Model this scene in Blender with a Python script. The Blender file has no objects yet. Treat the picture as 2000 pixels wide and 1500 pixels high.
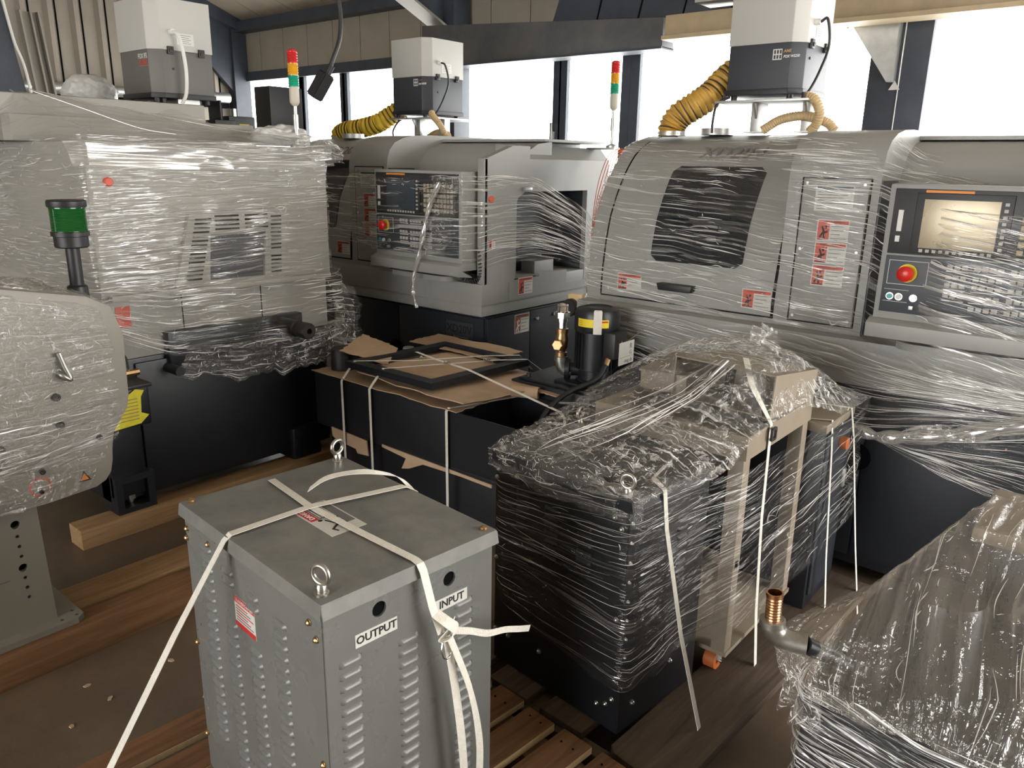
import bpy, bmesh, math, random
import numpy as np
from mathutils import Vector, Matrix, noise as mnoise

random.seed(7)
sc = bpy.context.scene
C = sc.collection

# ------------------------------------------------------------------ camera
PI = math.pi
R = math.radians
CAM_F, CAM_HY, CAM_ROLL, CAM_H, CAM_YAW = 1520.0, 318.0, R(1.0), 1.6, R(39.6)
pitch = math.atan((750 - CAM_HY) / CAM_F)
fh = Vector((-math.sin(CAM_YAW), math.cos(CAM_YAW), 0)); rt = Vector((math.cos(CAM_YAW), math.sin(CAM_YAW), 0))
fw = fh * math.cos(pitch) - Vector((0, 0, 1)) * math.sin(pitch)
up = fh * math.sin(pitch) + Vector((0, 0, 1)) * math.cos(pitch)
cr, sr = math.cos(CAM_ROLL), math.sin(CAM_ROLL)
rr = rt * cr + up * sr
uu = up * cr - rt * sr
cam_data = bpy.data.cameras.new('camera')
cam_data.sensor_fit = 'HORIZONTAL'; cam_data.sensor_width = 36.0
cam_data.lens = CAM_F / 2000 * 36.0
cam_data.clip_start = 0.02; cam_data.clip_end = 300
cam = bpy.data.objects.new('camera', cam_data); C.objects.link(cam)
M = Matrix((rr, uu, -fw)).transposed().to_4x4()
M.translation = Vector((0, 0, CAM_H))
cam.matrix_world = M
sc.camera = cam

# ------------------------------------------------------------------ world, light, exposure
SKY = 9.0
w = bpy.data.worlds.new('overcast_sky'); sc.world = w; w.use_nodes = True
bgn = w.node_tree.nodes.get('Background') or w.node_tree.nodes.new('ShaderNodeBackground')
bgn.inputs[0].default_value = (1.0, 0.985, 0.96, 1); bgn.inputs[1].default_value = SKY
wo = w.node_tree.nodes.get('World Output') or w.node_tree.nodes.new('ShaderNodeOutputWorld')
w.node_tree.links.new(bgn.outputs[0], wo.inputs[0])
sc.view_settings.view_transform = 'Standard'
sc.view_settings.look = 'None'
sc.view_settings.gamma = 1.0
sc.view_settings.use_curve_mapping = False
sc.view_settings.exposure = 0.15
try:
    sc.cycles.use_denoising = True
    sc.cycles.transparent_max_bounces = 16
    sc.cycles.max_bounces = 6
    sc.cycles.diffuse_bounces = 3
    sc.cycles.glossy_bounces = 3
    sc.cycles.use_adaptive_sampling = True
    sc.cycles.adaptive_threshold = 0.04
    sc.cycles.caustics_reflective = False
    sc.cycles.caustics_refractive = False
    sc.cycles.sample_clamp_indirect = 6.0
except Exception:
    pass

def area_light(name, loc, direction, sx, sy, power, col):
    ld = bpy.data.lights.new(name, 'AREA'); ld.shape = 'RECTANGLE'; ld.size = sx; ld.size_y = sy
    ld.energy = power; ld.color = col
    o = bpy.data.objects.new(name, ld); C.objects.link(o)
    o.location = loc
    o.rotation_euler = Vector(direction).to_track_quat('-Z', 'Y').to_euler()
    return o
# daylight entering by the big gate in the right-hand wall and by the gate behind the camera
area_light('gate_daylight', (3.52, 3.25, 1.6), (-1, 0.0, -0.02), 3.9, 3.0, 22, (1.0, 0.94, 0.84))
area_light('gate_daylight', (-1.6, -6.3, 1.9), (0, 1, -0.05), 4.6, 3.0, 50, (1.0, 0.985, 0.95))
def portal(name, loc, direction, sx, sy):
    o = area_light(name, loc, direction, sx, sy, 1, (1, 1, 1))
    try: o.data.cycles.is_portal = True
    except Exception: pass
portal('window_portal', (-5.0, 5.75, 1.9), (0, -1, 0), 8.6, 1.4)
portal('window_portal', (1.1, 5.75, 1.9), (0, -1, 0), 5.0, 1.6)

# ------------------------------------------------------------------ materials
MATS = {}
def mat(name, col, rough=0.5, metal=0.0, spec=0.5, var=0.0, vscale=8.0, bump=0.0, bscale=60.0, stretch=(1, 1, 1), coat=0.0, col2=None, emis=None, grain=None):
    if name in MATS: return MATS[name]
    m = bpy.data.materials.new(name); m.use_nodes = True
    nt = m.node_tree; b = nt.nodes['Principled BSDF']
    b.inputs['Base Color'].default_value = (*col, 1); b.inputs['Roughness'].default_value = rough
    b.inputs['Metallic'].default_value = metal
    b.inputs['Specular IOR Level'].default_value = spec
    if coat: b.inputs['Coat Weight'].default_value = coat
    if emis:
        b.inputs['Emission Color'].default_value = (*col, 1); b.inputs['Emission Strength'].default_value = emis
    if var or bump or grain:
        tc = nt.nodes.new('ShaderNodeTexCoord'); mp = nt.nodes.new('ShaderNodeMapping')
        mp.inputs['Scale'].default_value = stretch
        nt.links.new(tc.outputs['Object'], mp.inputs[0])
    if var:
        n = nt.nodes.new('ShaderNodeTexNoise'); n.inputs['Scale'].default_value = vscale; n.inputs['Detail'].default_value = 6
        n.inputs['Roughness'].default_value = 0.65
        nt.links.new(mp.outputs[0], n.inputs['Vector'])
        cr_ = nt.nodes.new('ShaderNodeValToRGB')
        c2 = col2 or tuple(max(0, x * (1 - var)) for x in col)
        c1 = col if col2 else tuple(min(1, x * (1 + var)) for x in col)
        cr_.color_ramp.elements[0].position = 0.3; cr_.color_ramp.elements[0].color = (*c2, 1)
        cr_.color_ramp.elements[1].position = 0.7; cr_.color_ramp.elements[1].color = (*c1, 1)
        nt.links.new(n.outputs[0], cr_.inputs[0]); nt.links.new(cr_.outputs[0], b.inputs['Base Color'])
        rm = nt.nodes.new('ShaderNodeMapRange'); rm.inputs[3].default_value = min(1, rough * 1.15); rm.inputs[4].default_value = rough * 0.8
        nt.links.new(n.outputs[0], rm.inputs[0]); nt.links.new(rm.outputs[0], b.inputs['Roughness'])
    if bump:
        n2 = nt.nodes.new('ShaderNodeTexNoise'); n2.inputs['Scale'].default_value = bscale; n2.inputs['Detail'].default_value = 3
        nt.links.new(mp.outputs[0], n2.inputs['Vector'])
        bp = nt.nodes.new('ShaderNodeBump'); bp.inputs['Strength'].default_value = bump; bp.inputs['Distance'].default_value = 0.01
        nt.links.new(n2.outputs[0], bp.inputs['Height']); nt.links.new(bp.outputs[0], b.inputs['Normal'])
    MATS[name] = m
    return m

def film_mat(name, base, streak, su, sv, rough=0.16, tint=(0.92, 0.91, 0.88), bstr=0.6, crumple=0.0, lo=0.56, hi=0.66, diffuse=0.35, cscale=9.0, clo=0.55, chi=0.8, haze=0.3):
    """clear stretch film: transparent sheet with creases along the wrap (UV u), their highlights painted diffuse white"""
    m = bpy.data.materials.new(name); m.use_nodes = True
    nt = m.node_tree; nt.nodes.clear(); N = nt.nodes.new; L = nt.links.new
    out = N('ShaderNodeOutputMaterial'); uv = N('ShaderNodeUVMap'); uv.uv_map = 'UVMap'
    def noise(vec, scale, detail=3, rough_=0.55, typ='FBM'):
        n = N('ShaderNodeTexNoise'); n.noise_dimensions = '2D'; n.noise_type = typ
        n.inputs['Scale'].default_value = scale; n.inputs['Detail'].default_value = detail; n.inputs['Roughness'].default_value = rough_
        L(vec, n.inputs['Vector']); return n
    def mrange(src, a, b, c=0.0, d=1.0):
        r = N('ShaderNodeMapRange'); r.inputs[1].default_value = a; r.inputs[2].default_value = b; r.inputs[3].default_value = c; r.inputs[4].default_value = d
        L(src, r.inputs[0]); return r.outputs[0]
    def math_(op, a, b, c=None):
        n = N('ShaderNodeMath'); n.operation = op
        for k, v in enumerate((a, b, c)):
            if v is None: continue
            if isinstance(v, (int, float)): n.inputs[k].default_value = v
            else: L(v, n.inputs[k])
        return n.outputs[0]
    # slow wobble so creases are not ruler straight
    wob = noise(uv.outputs[0], 1.7, 2)
    off = N('ShaderNodeVectorMath'); off.operation = 'MULTIPLY_ADD'; off.inputs[1].default_value = (0.25, 0.06, 0)
    L(wob.outputs['Color'], off.inputs[0]); L(uv.outputs[0], off.inputs[2])
    mp = N('ShaderNodeMapping'); mp.inputs['Scale'].default_value = (su, sv, 1); L(off.outputs[0], mp.inputs[0])
    mp2 = N('ShaderNodeMapping'); mp2.inputs['Scale'].default_value = (su * 0.7, sv * 0.28, 1); mp2.inputs['Location'].default_value = (3.3, 7.1, 0); mp2.inputs['Rotation'].default_value = (0, 0, 0.0); L(off.outputs[0], mp2.inputs[0])
    n1 = noise(mp.outputs[0], 1.0, 2, 0.5); n2 = noise(mp2.outputs[0], 1.0, 3, 0.6)
    patch = mrange(noise(uv.outputs[0], 2.4, 3).outputs[0], 0.36, 0.62, 0.10, 1.0)
    fine = math_('MULTIPLY', mrange(n1.outputs[0], lo, hi), patch)
    broad = math_('MULTIPLY', mrange(n2.outputs[0], lo, hi + 0.1), 0.45)
    s_all = math_('MAXIMUM', fine, broad)
    height = math_('MULTIPLY_ADD', n2.outputs[0], 1.4, n1.outputs[0])
    if crumple:
        cw = N('ShaderNodeVectorMath'); cw.operation = 'MULTIPLY_ADD'; cw.inputs[1].default_value = (0.10, 0.10, 0)
        L(noise(uv.outputs[0], 9, 3).outputs['Color'], cw.inputs[0]); L(uv.outputs[0], cw.inputs[2])
        r1 = noise(cw.outputs[0], cscale, 3, 0.5, 'RIDGED_MULTIFRACTAL')
        cn = noise(cw.outputs[0], cscale * 1.3, 4, 0.6)
        gl_ = math_('MULTIPLY', mrange(cn.outputs[0], clo, chi - 0.1), patch)
        s_all = math_('MAXIMUM', s_all, math_('MULTIPLY', gl_, crumple))
        height = math_('MULTIPLY_ADD', r1.outputs[0], crumple * 0.9, height)
        height = math_('MULTIPLY_ADD', cn.outputs[0], crumple * 2.0, height)
    fac = N('ShaderNodeMath'); fac.operation = 'MULTIPLY'; fac.inputs[1].default_value = streak; fac.use_clamp = True
    L(s_all, fac.inputs[0])
    bp = N('ShaderNodeBump'); bp.inputs['Strength'].default_value = bstr; bp.inputs['Distance'].default_value = 0.012; L(height, bp.inputs['Height'])
    gl = N('ShaderNodeBsdfGlossy'); gl.inputs['Roughness'].default_value = rough; gl.inputs[0].default_value = (1, 1, 1, 1); L(bp.outputs[0], gl.inputs['Normal'])
    df = N('ShaderNodeBsdfDiffuse'); df.inputs[0].default_value = (*tint, 1)
    tl = N('ShaderNodeBsdfTranslucent'); tl.inputs[0].default_value = (*tint, 1)
    dt = N('ShaderNodeMixShader'); dt.inputs[0].default_value = 0.3; L(df.outputs[0], dt.inputs[1]); L(tl.outputs[0], dt.inputs[2])
    mx = N('ShaderNodeMixShader'); mx.inputs[0].default_value = diffuse; L(gl.outputs[0], mx.inputs[1]); L(dt.outputs[0], mx.inputs[2])  # diffuse white share paints the bright highlights of the creases
    mb = N('ShaderNodeMixShader'); mb.inputs[0].default_value = haze; L(gl.outputs[0], mb.inputs[1]); L(dt.outputs[0], mb.inputs[2])
    tr = N('ShaderNodeBsdfTransparent'); tr.inputs[0].default_value = (0.97, 0.97, 0.965, 1)
    m0 = N('ShaderNodeMixShader'); m0.inputs[0].default_value = base; L(tr.outputs[0], m0.inputs[1]); L(mb.outputs[0], m0.inputs[2])
    ms = N('ShaderNodeMixShader'); L(fac.outputs[0], ms.inputs[0]); L(m0.outputs[0], ms.inputs[1]); L(mx.outputs[0], ms.inputs[2])
    L(ms.outputs[0], out.inputs[0])
    MATS[name] = m
    return m

def wood_mat(name, c1, c2, axis=1, rough=0.75):
    m = bpy.data.materials.new(name); m.use_nodes = True; nt = m.node_tree; b = nt.nodes['Principled BSDF']
    N = nt.nodes.new; L = nt.links.new
    tc = N('ShaderNodeTexCoord'); mp = N('ShaderNodeMapping')
    s = [34, 34, 34]; s[axis] = 2.2
    mp.inputs['Scale'].default_value = s; L(tc.outputs['Object'], mp.inputs[0])
    n = N('ShaderNodeTexNoise'); n.inputs['Scale'].default_value = 1; n.inputs['Detail'].default_value = 6; n.inputs['Roughness'].default_value = 0.65; n.inputs['Distortion'].default_value = 0.8
    L(mp.outputs[0], n.inputs['Vector'])
    cr_ = N('ShaderNodeValToRGB'); cr_.color_ramp.elements[0].position = 0.32; cr_.color_ramp.elements[0].color = (*c2, 1)
    cr_.color_ramp.elements[1].position = 0.68; cr_.color_ramp.elements[1].color = (*c1, 1)
    L(n.outputs[0], cr_.inputs[0]); L(cr_.outputs[0], b.inputs['Base Color'])
    b.inputs['Roughness'].default_value = rough
    bp = N('ShaderNodeBump'); bp.inputs['Strength'].default_value = 0.25; bp.inputs['Distance'].default_value = 0.004; L(n.outputs[0], bp.inputs['Height']); L(bp.outputs[0], b.inputs['Normal'])
    MATS[name] = m
    return m

mat('machine_grey', (0.325, 0.325, 0.308), 0.42, var=0.05, vscale=3, bump=0.06, bscale=500)
mat('machine_navy', (0.020, 0.024, 0.032), 0.42, var=0.15, vscale=5, bump=0.05, bscale=400)
mat('navy_panel', (0.045, 0.052, 0.064), 0.4, bump=0.04, bscale=300)
mat('black_paint', (0.012, 0.0135, 0.017), 0.38, var=0.25, vscale=6, bump=0.05, bscale=300)
mat('black_plastic', (0.016, 0.016, 0.017), 0.45)
mat('gap_dark', (0.006, 0.006, 0.007), 1.0, spec=0.05)
mat('dark_glass', (0.012, 0.015, 0.02), 0.08, spec=0.6)
mat('cover_grey', (0.36, 0.345, 0.31), 0.5, var=0.04, vscale=3)
mat('collector_light', (0.50, 0.49, 0.455), 0.55, bump=0.05, bscale=600)
mat('collector_grey', (0.135, 0.128, 0.118), 0.5, bump=0.1, bscale=500)
mat('collector_navy', (0.036, 0.040, 0.050), 0.45, bump=0.12, bscale=500)
mat('transformer_grey', (0.175, 0.178, 0.168), 0.28, var=0.10, vscale=5, bump=0.03, bscale=300)
mat('transformer_lid', (0.245, 0.235, 0.21), 0.5, var=0.22, vscale=7, col2=(0.135, 0.14, 0.135))
mat('steel', (0.62, 0.60, 0.55), 0.28, metal=1.0)
mat('galvanised', (0.55, 0.55, 0.53), 0.42, metal=0.85, var=0.12, vscale=12)
mat('screw_brass', (0.55, 0.36, 0.18), 0.3, metal=1.0)
mat('brass', (0.50, 0.32, 0.16), 0.38, metal=1.0, var=0.15, vscale=20)
mat('copper', (0.60, 0.32, 0.17), 0.28, metal=1.0)
mat('chrome', (0.72, 0.70, 0.66), 0.18, metal=1.0)
mat('cast_iron', (0.36, 0.35, 0.32), 0.4, metal=0.9, var=0.2, vscale=30)
mat('white_plastic', (0.72, 0.71, 0.66), 0.45)
mat('strap_white', (0.84, 0.81, 0.72), 0.5, var=0.06, vscale=90, bump=0.3, bscale=260)
mat('strap_clear', (0.68, 0.65, 0.58), 0.4, var=0.08, vscale=60)
mat('sticker_white', (0.66, 0.65, 0.60), 0.5)
mat('sticker_red', (0.62, 0.10, 0.055), 0.5)
mat('sticker_brown', (0.30, 0.11, 0.045), 0.5)
mat('sticker_yellow', (0.80, 0.62, 0.02), 0.5)
mat('sticker_orange', (0.75, 0.26, 0.03), 0.5)
mat('ink_black', (0.012, 0.012, 0.012), 0.6)
mat('ink_white', (0.75, 0.75, 0.72), 0.6)
mat('ink_grey', (0.16, 0.16, 0.155), 0.6)
mat('ink_red', (0.55, 0.03, 0.03), 0.5)
mat('ink_teal', (0.05, 0.12, 0.13), 0.5)
mat('lens_red', (0.55, 0.02, 0.02), 0.2, spec=0.6)
mat('lens_amber', (0.70, 0.33, 0.015), 0.2, spec=0.6)
mat('lens_green', (0.01, 0.30, 0.17), 0.2, spec=0.6)
mat('beacon_green', (0.004, 0.085, 0.014), 0.18, spec=0.6)
mat('tower_base', (0.55, 0.52, 0.42), 0.5)
mat('hose_yellow', (0.88, 0.60, 0.05), 0.5, var=0.1, vscale=20)
mat('hose_ochre', (0.56, 0.33, 0.06), 0.5, var=0.12, vscale=20)
mat('hose_rib', (0.07, 0.045, 0.025), 0.5)
mat('hose_beige', (0.60, 0.44, 0.24), 0.45)
mat('cardboard', (0.47, 0.33, 0.21), 0.85, var=0.10, vscale=10, bump=0.08, bscale=40)
mat('cardboard_edge', (0.50, 0.37, 0.24), 0.9)
mat('beige_paint', (0.26, 0.215, 0.16), 0.5, var=0.08, vscale=4)
mat('key_cap', (0.48, 0.47, 0.43), 0.55)
mat('key_tan', (0.42, 0.34, 0.22), 0.55)
mat('screen_gold', (0.46, 0.39, 0.27), 0.28, metal=0.25, var=0.12, vscale=3)
mat('screen_dark', (0.05, 0.062, 0.075), 0.12)
mat('button_red', (0.60, 0.02, 0.015), 0.3)
mat('button_teal', (0.02, 0.33, 0.30), 0.3)
mat('feeder_paint', (0.28, 0.262, 0.225), 0.5, var=0.04, vscale=3)
mat('caster_orange', (0.50, 0.13, 0.03), 0.5)
mat('floor_concrete', (0.20, 0.148, 0.10), 0.40, var=0.35, vscale=2.6, bump=0.05, bscale=90, col2=(0.115, 0.085, 0.058))
mat('wall_panel', (0.29, 0.255, 0.205), 0.6, var=0.10, vscale=2.5, bump=0.03, bscale=60)
mat('ceiling_panel', (0.36, 0.30, 0.23), 0.7, var=0.12, vscale=3)
mat('steel_navy', (0.040, 0.048, 0.064), 0.5, var=0.2, vscale=6)
mat('girder_mottled', (0.105, 0.10, 0.095), 0.6, var=0.35, vscale=4, col2=(0.055, 0.058, 0.066))
mat('rail_tan', (0.40, 0.31, 0.19), 0.6, var=0.12, vscale=5)
mat('plain_wall', (0.34, 0.30, 0.25), 0.8)
mat('rail_grey', (0.30, 0.275, 0.23), 0.5)
mat('film_crease', (0.90, 0.89, 0.86), 0.22, spec=0.8)  # near white, paints the highlights on the film's creases
mat('bag_white', (0.62, 0.62, 0.60), 0.35, var=0.06, vscale=12)
mat('tag_yellow', (0.75, 0.66, 0.03), 0.55, var=0.08, vscale=40)
mat('label_tan', (0.38, 0.25, 0.11), 0.5)
mat('orange_plug', (0.65, 0.11, 0.02), 0.5)
wood_mat('wood_slat_y', (0.27, 0.135, 0.06), (0.13, 0.062, 0.028), 1)
wood_mat('wood_beam_y', (0.30, 0.155, 0.07), (0.17, 0.085, 0.038), 1)
mat('lit_cut_wood', (0.62, 0.46, 0.25), 0.7, var=0.12, vscale=40)  # sawn wood, made paler to paint in side light
mat('wood_chip', (0.55, 0.43, 0.30), 0.8)
wood_mat('wood_pale_y', (0.42, 0.27, 0.135), (0.27, 0.15, 0.065), 1)
wood_mat('wood_block_x', (0.17, 0.09, 0.045), (0.08, 0.043, 0.022), 0)
wood_mat('wood_old_y', (0.12, 0.085, 0.055), (0.055, 0.037, 0.025), 1, 0.85)
film_mat('film_streak', 0.05, 0.80, 1.7, 105.0, rough=0.10, diffuse=0.62, bstr=0.9, lo=0.585, hi=0.635)
film_mat('film_light', 0.03, 0.70, 1.5, 90.0, rough=0.10, diffuse=0.55, bstr=0.9, lo=0.59, hi=0.65)
film_mat('film_heavy', 0.14, 0.80, 1.9, 100.0, rough=0.10, diffuse=0.50, bstr=1.0, lo=0.555, hi=0.625)
film_mat('film_dark', 0.035, 0.32, 1.5, 120.0, rough=0.10, diffuse=0.40, bstr=0.8, lo=0.60, hi=0.68)
film_mat('film_crumple', 0.13, 0.80, 3.0, 80.0, rough=0.08, diffuse=0.5, crumple=0.9, bstr=1.0, cscale=30.0, lo=0.60, hi=0.66, clo=0.56, chi=0.75)
film_mat('film_milky', 0.24, 0.45, 1.2, 30.0, rough=0.16, diffuse=0.5, bstr=0.6, lo=0.56, hi=0.66, haze=0.45)
film_mat('film_tent', 0.22, 0.50, 1.5, 45.0, rough=0.12, tint=(0.80, 0.74, 0.64), diffuse=0.5, bstr=0.9, crumple=0.5, cscale=16.0, lo=0.55, hi=0.68, clo=0.60, chi=0.80, haze=0.5)
film_mat('film_rope', 0.45, 0.6, 2.0, 60.0, rough=0.12, diffuse=0.5, bstr=1.0, lo=0.50, hi=0.60)

def glass_mat(name):
    m = bpy.data.materials.new(name); m.use_nodes = True; nt = m.node_tree; nt.nodes.clear(); N = nt.nodes.new; L = nt.links.new
    out = N('ShaderNodeOutputMaterial'); tr = N('ShaderNodeBsdfTransparent'); tr.inputs[0].default_value = (0.95, 0.96, 0.96, 1)
    gl = N('ShaderNodeBsdfGlossy'); gl.inputs['Roughness'].default_value = 0.03; 
    mx = N('ShaderNodeMixShader'); mx.inputs[0].default_value = 0.05; L(tr.outputs[0], mx.inputs[1]); L(gl.outputs[0], mx.inputs[2]); L(mx.outputs[0], out.inputs[0])
    MATS[name] = m
glass_mat('window_glass')
# ------------------------------------------------------------------ helpers
def thing(name, label, cat, loc=(0, 0, 0), rz=0.0, group=None):
    o = bpy.data.objects.new(name, None); C.objects.link(o)
    o.location = loc; o.rotation_euler = (0, 0, rz); o.empty_display_size = 0.1
    o['label'] = label; o['category'] = cat
    if group: o['group'] = group
    return o
def tag(o, label, cat, group=None, kind=None):
    o['label'] = label; o['category'] = cat
    if group: o['group'] = group
    if kind: o['kind'] = kind
    return o
def struct(o, label=None):
    o['kind'] = 'structure'
    if label: o['label'] = label
    return o
def link(name, me, m, parent=None, smooth=False):
    o = bpy.data.objects.new(name, me); C.objects.link(o)
    if m is not None:
        me.materials.clear(); me.materials.append(MATS[m] if isinstance(m, str) else m)
    if smooth:
        me.polygons.foreach_set('use_smooth', [True] * len(me.polygons))
    if parent is not None: o.parent = parent
    return o
def from_bm(name, bm, m, parent=None, smooth=False, ang=None):
    bmesh.ops.recalc_face_normals(bm, faces=bm.faces[:])
    me = bpy.data.meshes.new(name); bm.to_mesh(me); bm.free()
    o = link(name, me, m, parent, smooth or ang is not None)
    if ang is not None:
        try: me.set_sharp_from_angle(angle=R(ang))
        except Exception: pass
    return o
def bm_box(bm, x0, x1, y0, y1, z0, z1):
    vs = [bm.verts.new(p) for p in ((x0, y0, z0), (x1, y0, z0), (x1, y1, z0), (x0, y1, z0), (x0, y0, z1), (x1, y0, z1), (x1, y1, z1), (x0, y1, z1))]
    for f in ((0, 3, 2, 1), (4, 5, 6, 7), (0, 1, 5, 4), (1, 2, 6, 5), (2, 3, 7, 6), (3, 0, 4, 7)):
        bm.faces.new([vs[i] for i in f])
    return vs
def box(name, x0, x1, y0, y1, z0, z1, m, parent=None, bevel=0.0, seg=2):
    bm = bmesh.new(); bm_box(bm, x0, x1, y0, y1, z0, z1)
    if bevel:
        bmesh.ops.bevel(bm, geom=bm.edges[:], offset=bevel, segments=seg, affect='EDGES', profile=0.6)
    return from_bm(name, bm, m, parent, ang=35 if bevel else None)
def prism(name, poly, axis, a0, a1, m, parent=None, bevel=0.0, ang=30):
    """polygon in the two other axes (cyclic order) extruded along axis"""
    bm = bmesh.new()
    def P(p, a):
        if axis == 'x': return (a, p[0], p[1])
        if axis == 'y': return (p[0], a, p[1])
        return (p[0], p[1], a)
    v0 = [bm.verts.new(P(p, a0)) for p in poly]; v1 = [bm.verts.new(P(p, a1)) for p in poly]
    n = len(poly)
    bm.faces.new(v0); bm.faces.new(v1[::-1])
    for i in range(n):
        bm.faces.new((v0[i], v1[i], v1[(i + 1) % n], v0[(i + 1) % n]))
    if bevel:
        bmesh.ops.recalc_face_normals(bm, faces=bm.faces[:])
        es = [e for e in bm.edges if len(e.link_faces) == 2 and e.calc_face_angle(0) > R(40)]
        bmesh.ops.bevel(bm, geom=es, offset=bevel, segments=2, affect='EDGES', profile=0.6)
    return from_bm(name, bm, m, parent, ang=ang)
def plate_hole(name, outer, holes, axis, a0, a1, m, parent=None):
    """flat plate with openings cut right through"""
    bm = bmesh.new()
    def P(p, a):
        if axis == 'x': return (a, p[0], p[1])
        if axis == 'y': return (p[0], a, p[1])
        return (p[0], p[1], a)
    loops = [outer] + holes; edges = []
    for lp in loops:
        vs = [bm.verts.new(P(p, a0)) for p in lp]
        for i in range(len(vs)): edges.append(bm.edges.new((vs[i], vs[(i + 1) % len(vs)])))
    bmesh.ops.triangle_fill(bm, edges=edges, use_beauty=True, use_dissolve=False)
    fs = bm.faces[:]
    r = bmesh.ops.extrude_face_region(bm, geom=fs)
    vec = Vector(P((0, 0), a1)) - Vector(P((0, 0), a0))
    bmesh.ops.translate(bm, vec=vec, verts=[v for v in r['geom'] if isinstance(v, bmesh.types.BMVert)])
    return from_bm(name, bm, m, parent)
def circle_pts(cx, cy, r, n=20, rot=0):
    return [(cx + r * math.cos(rot + 2 * PI * i / n), cy + r * math.sin(rot + 2 * PI * i / n)) for i in range(n)]
def round_rect(x0, x1, y0, y1, r, n=5):
    pts = []
    for cx, cy, a in ((x1 - r, y1 - r, 0), (x0 + r, y1 - r, PI / 2), (x0 + r, y0 + r, PI), (x1 - r, y0 + r, 1.5 * PI)):
        for i in range(n + 1): pts.append((cx + r * math.cos(a + PI / 2 * i / n), cy + r * math.sin(a + PI / 2 * i / n)))
    return pts
def frame_of(d):
    d = Vector(d).normalized(); a = Vector((0, 0, 1)) if abs(d.z) < 0.9 else Vector((1, 0, 0))
    u = d.cross(a).normalized(); v = d.cross(u).normalized()
    return u, v
def bm_cyl(bm, p0, p1, r0, r1=None, n=16, caps=True):
    r1 = r0 if r1 is None else r1
    p0 = Vector(p0); p1 = Vector(p1); u, v = frame_of(p1 - p0)
    a = [bm.verts.new(p0 + (u * math.cos(2 * PI * i / n) + v * math.sin(2 * PI * i / n)) * r0) for i in range(n)]
    b = [bm.verts.new(p1 + (u * math.cos(2 * PI * i / n) + v * math.sin(2 * PI * i / n)) * r1) for i in range(n)]
    for i in range(n): bm.faces.new((a[i], a[(i + 1) % n], b[(i + 1) % n], b[i]))
    if caps: bm.faces.new(a[::-1]); bm.faces.new(b)
def cyl(name, p0, p1, r0, m, parent=None, r1=None, n=16):
    bm = bmesh.new(); bm_cyl(bm, p0, p1, r0, r1, n)
    return from_bm(name, bm, m, parent, ang=40)
def lathe(name, prof, origin, axis, m, parent=None, n=20, ang=35):
    """prof: (radius, distance along axis)"""
    bm = bmesh.new(); o = Vector(origin); d = Vector(axis).normalized(); u, v = frame_of(d); rings = []
    for r_, h in prof:
        if r_ < 1e-6: rings.append([bm.verts.new(o + d * h)])
        else: rings.append([bm.verts.new(o + d * h + (u * math.cos(2 * PI * i / n) + v * math.sin(2 * PI * i / n)) * r_) for i in range(n)])
    for a, b in zip(rings, rings[1:]):
        for i in range(n):
            j = (i + 1) % n
            if len(a) == 1 and len(b) == 1: continue
            if len(a) == 1: bm.faces.new((a[0], b[j], b[i]))
            elif len(b) == 1: bm.faces.new((a[i], a[j], b[0]))
            else: bm.faces.new((a[i], a[j], b[j], b[i]))
    if len(rings[0]) > 1: bm.faces.new(rings[0][::-1])
    if len(rings[-1]) > 1: bm.faces.new(rings[-1])
    return from_bm(name, bm, m, parent, ang=ang)
def catmull(pts, k=8):
    P = [Vector(p) for p in pts]
    if len(P) < 3: return P
    Q = [P[0] * 2 - P[1]] + P + [P[-1] * 2 - P[-2]]; out = []
    for i in range(1, len(Q) - 2):
        a, b, c_, d = Q[i - 1], Q[i], Q[i + 1], Q[i + 2]
        for j in range(k):
            t = j / k
            out.append(0.5 * ((2 * b) + (c_ - a) * t + (2 * a - 5 * b + 4 * c_ - d) * t * t + (3 * b - a - 3 * c_ + d) * t ** 3))
    out.append(P[-1]); return out
def tube(name, pts, r, m, parent=None, n=10, smooth_k=8, rfun=None):
    P = catmull(pts, smooth_k) if smooth_k else [Vector(p) for p in pts]
    bm = bmesh.new(); rings = []; u = None
    for i, p in enumerate(P):
        d = (P[min(i + 1, len(P) - 1)] - P[max(i - 1, 0)]).normalized()
        if u is None: u, v = frame_of(d)
        else:
            u = (u - d * u.dot(d)).normalized(); v = d.cross(u)
        rad = rfun(i / (len(P) - 1)) if rfun else r
        rings.append([bm.verts.new(p + (u * math.cos(2 * PI * k / n) + v * math.sin(2 * PI * k / n)) * rad) for k in range(n)])
    for a, b in zip(rings, rings[1:]):
        for k in range(n): bm.faces.new((a[k], a[(k + 1) % n], b[(k + 1) % n], b[k]))
    bm.faces.new(rings[0][::-1]); bm.faces.new(rings[-1])
    return from_bm(name, bm, m, parent, ang=50)
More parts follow.
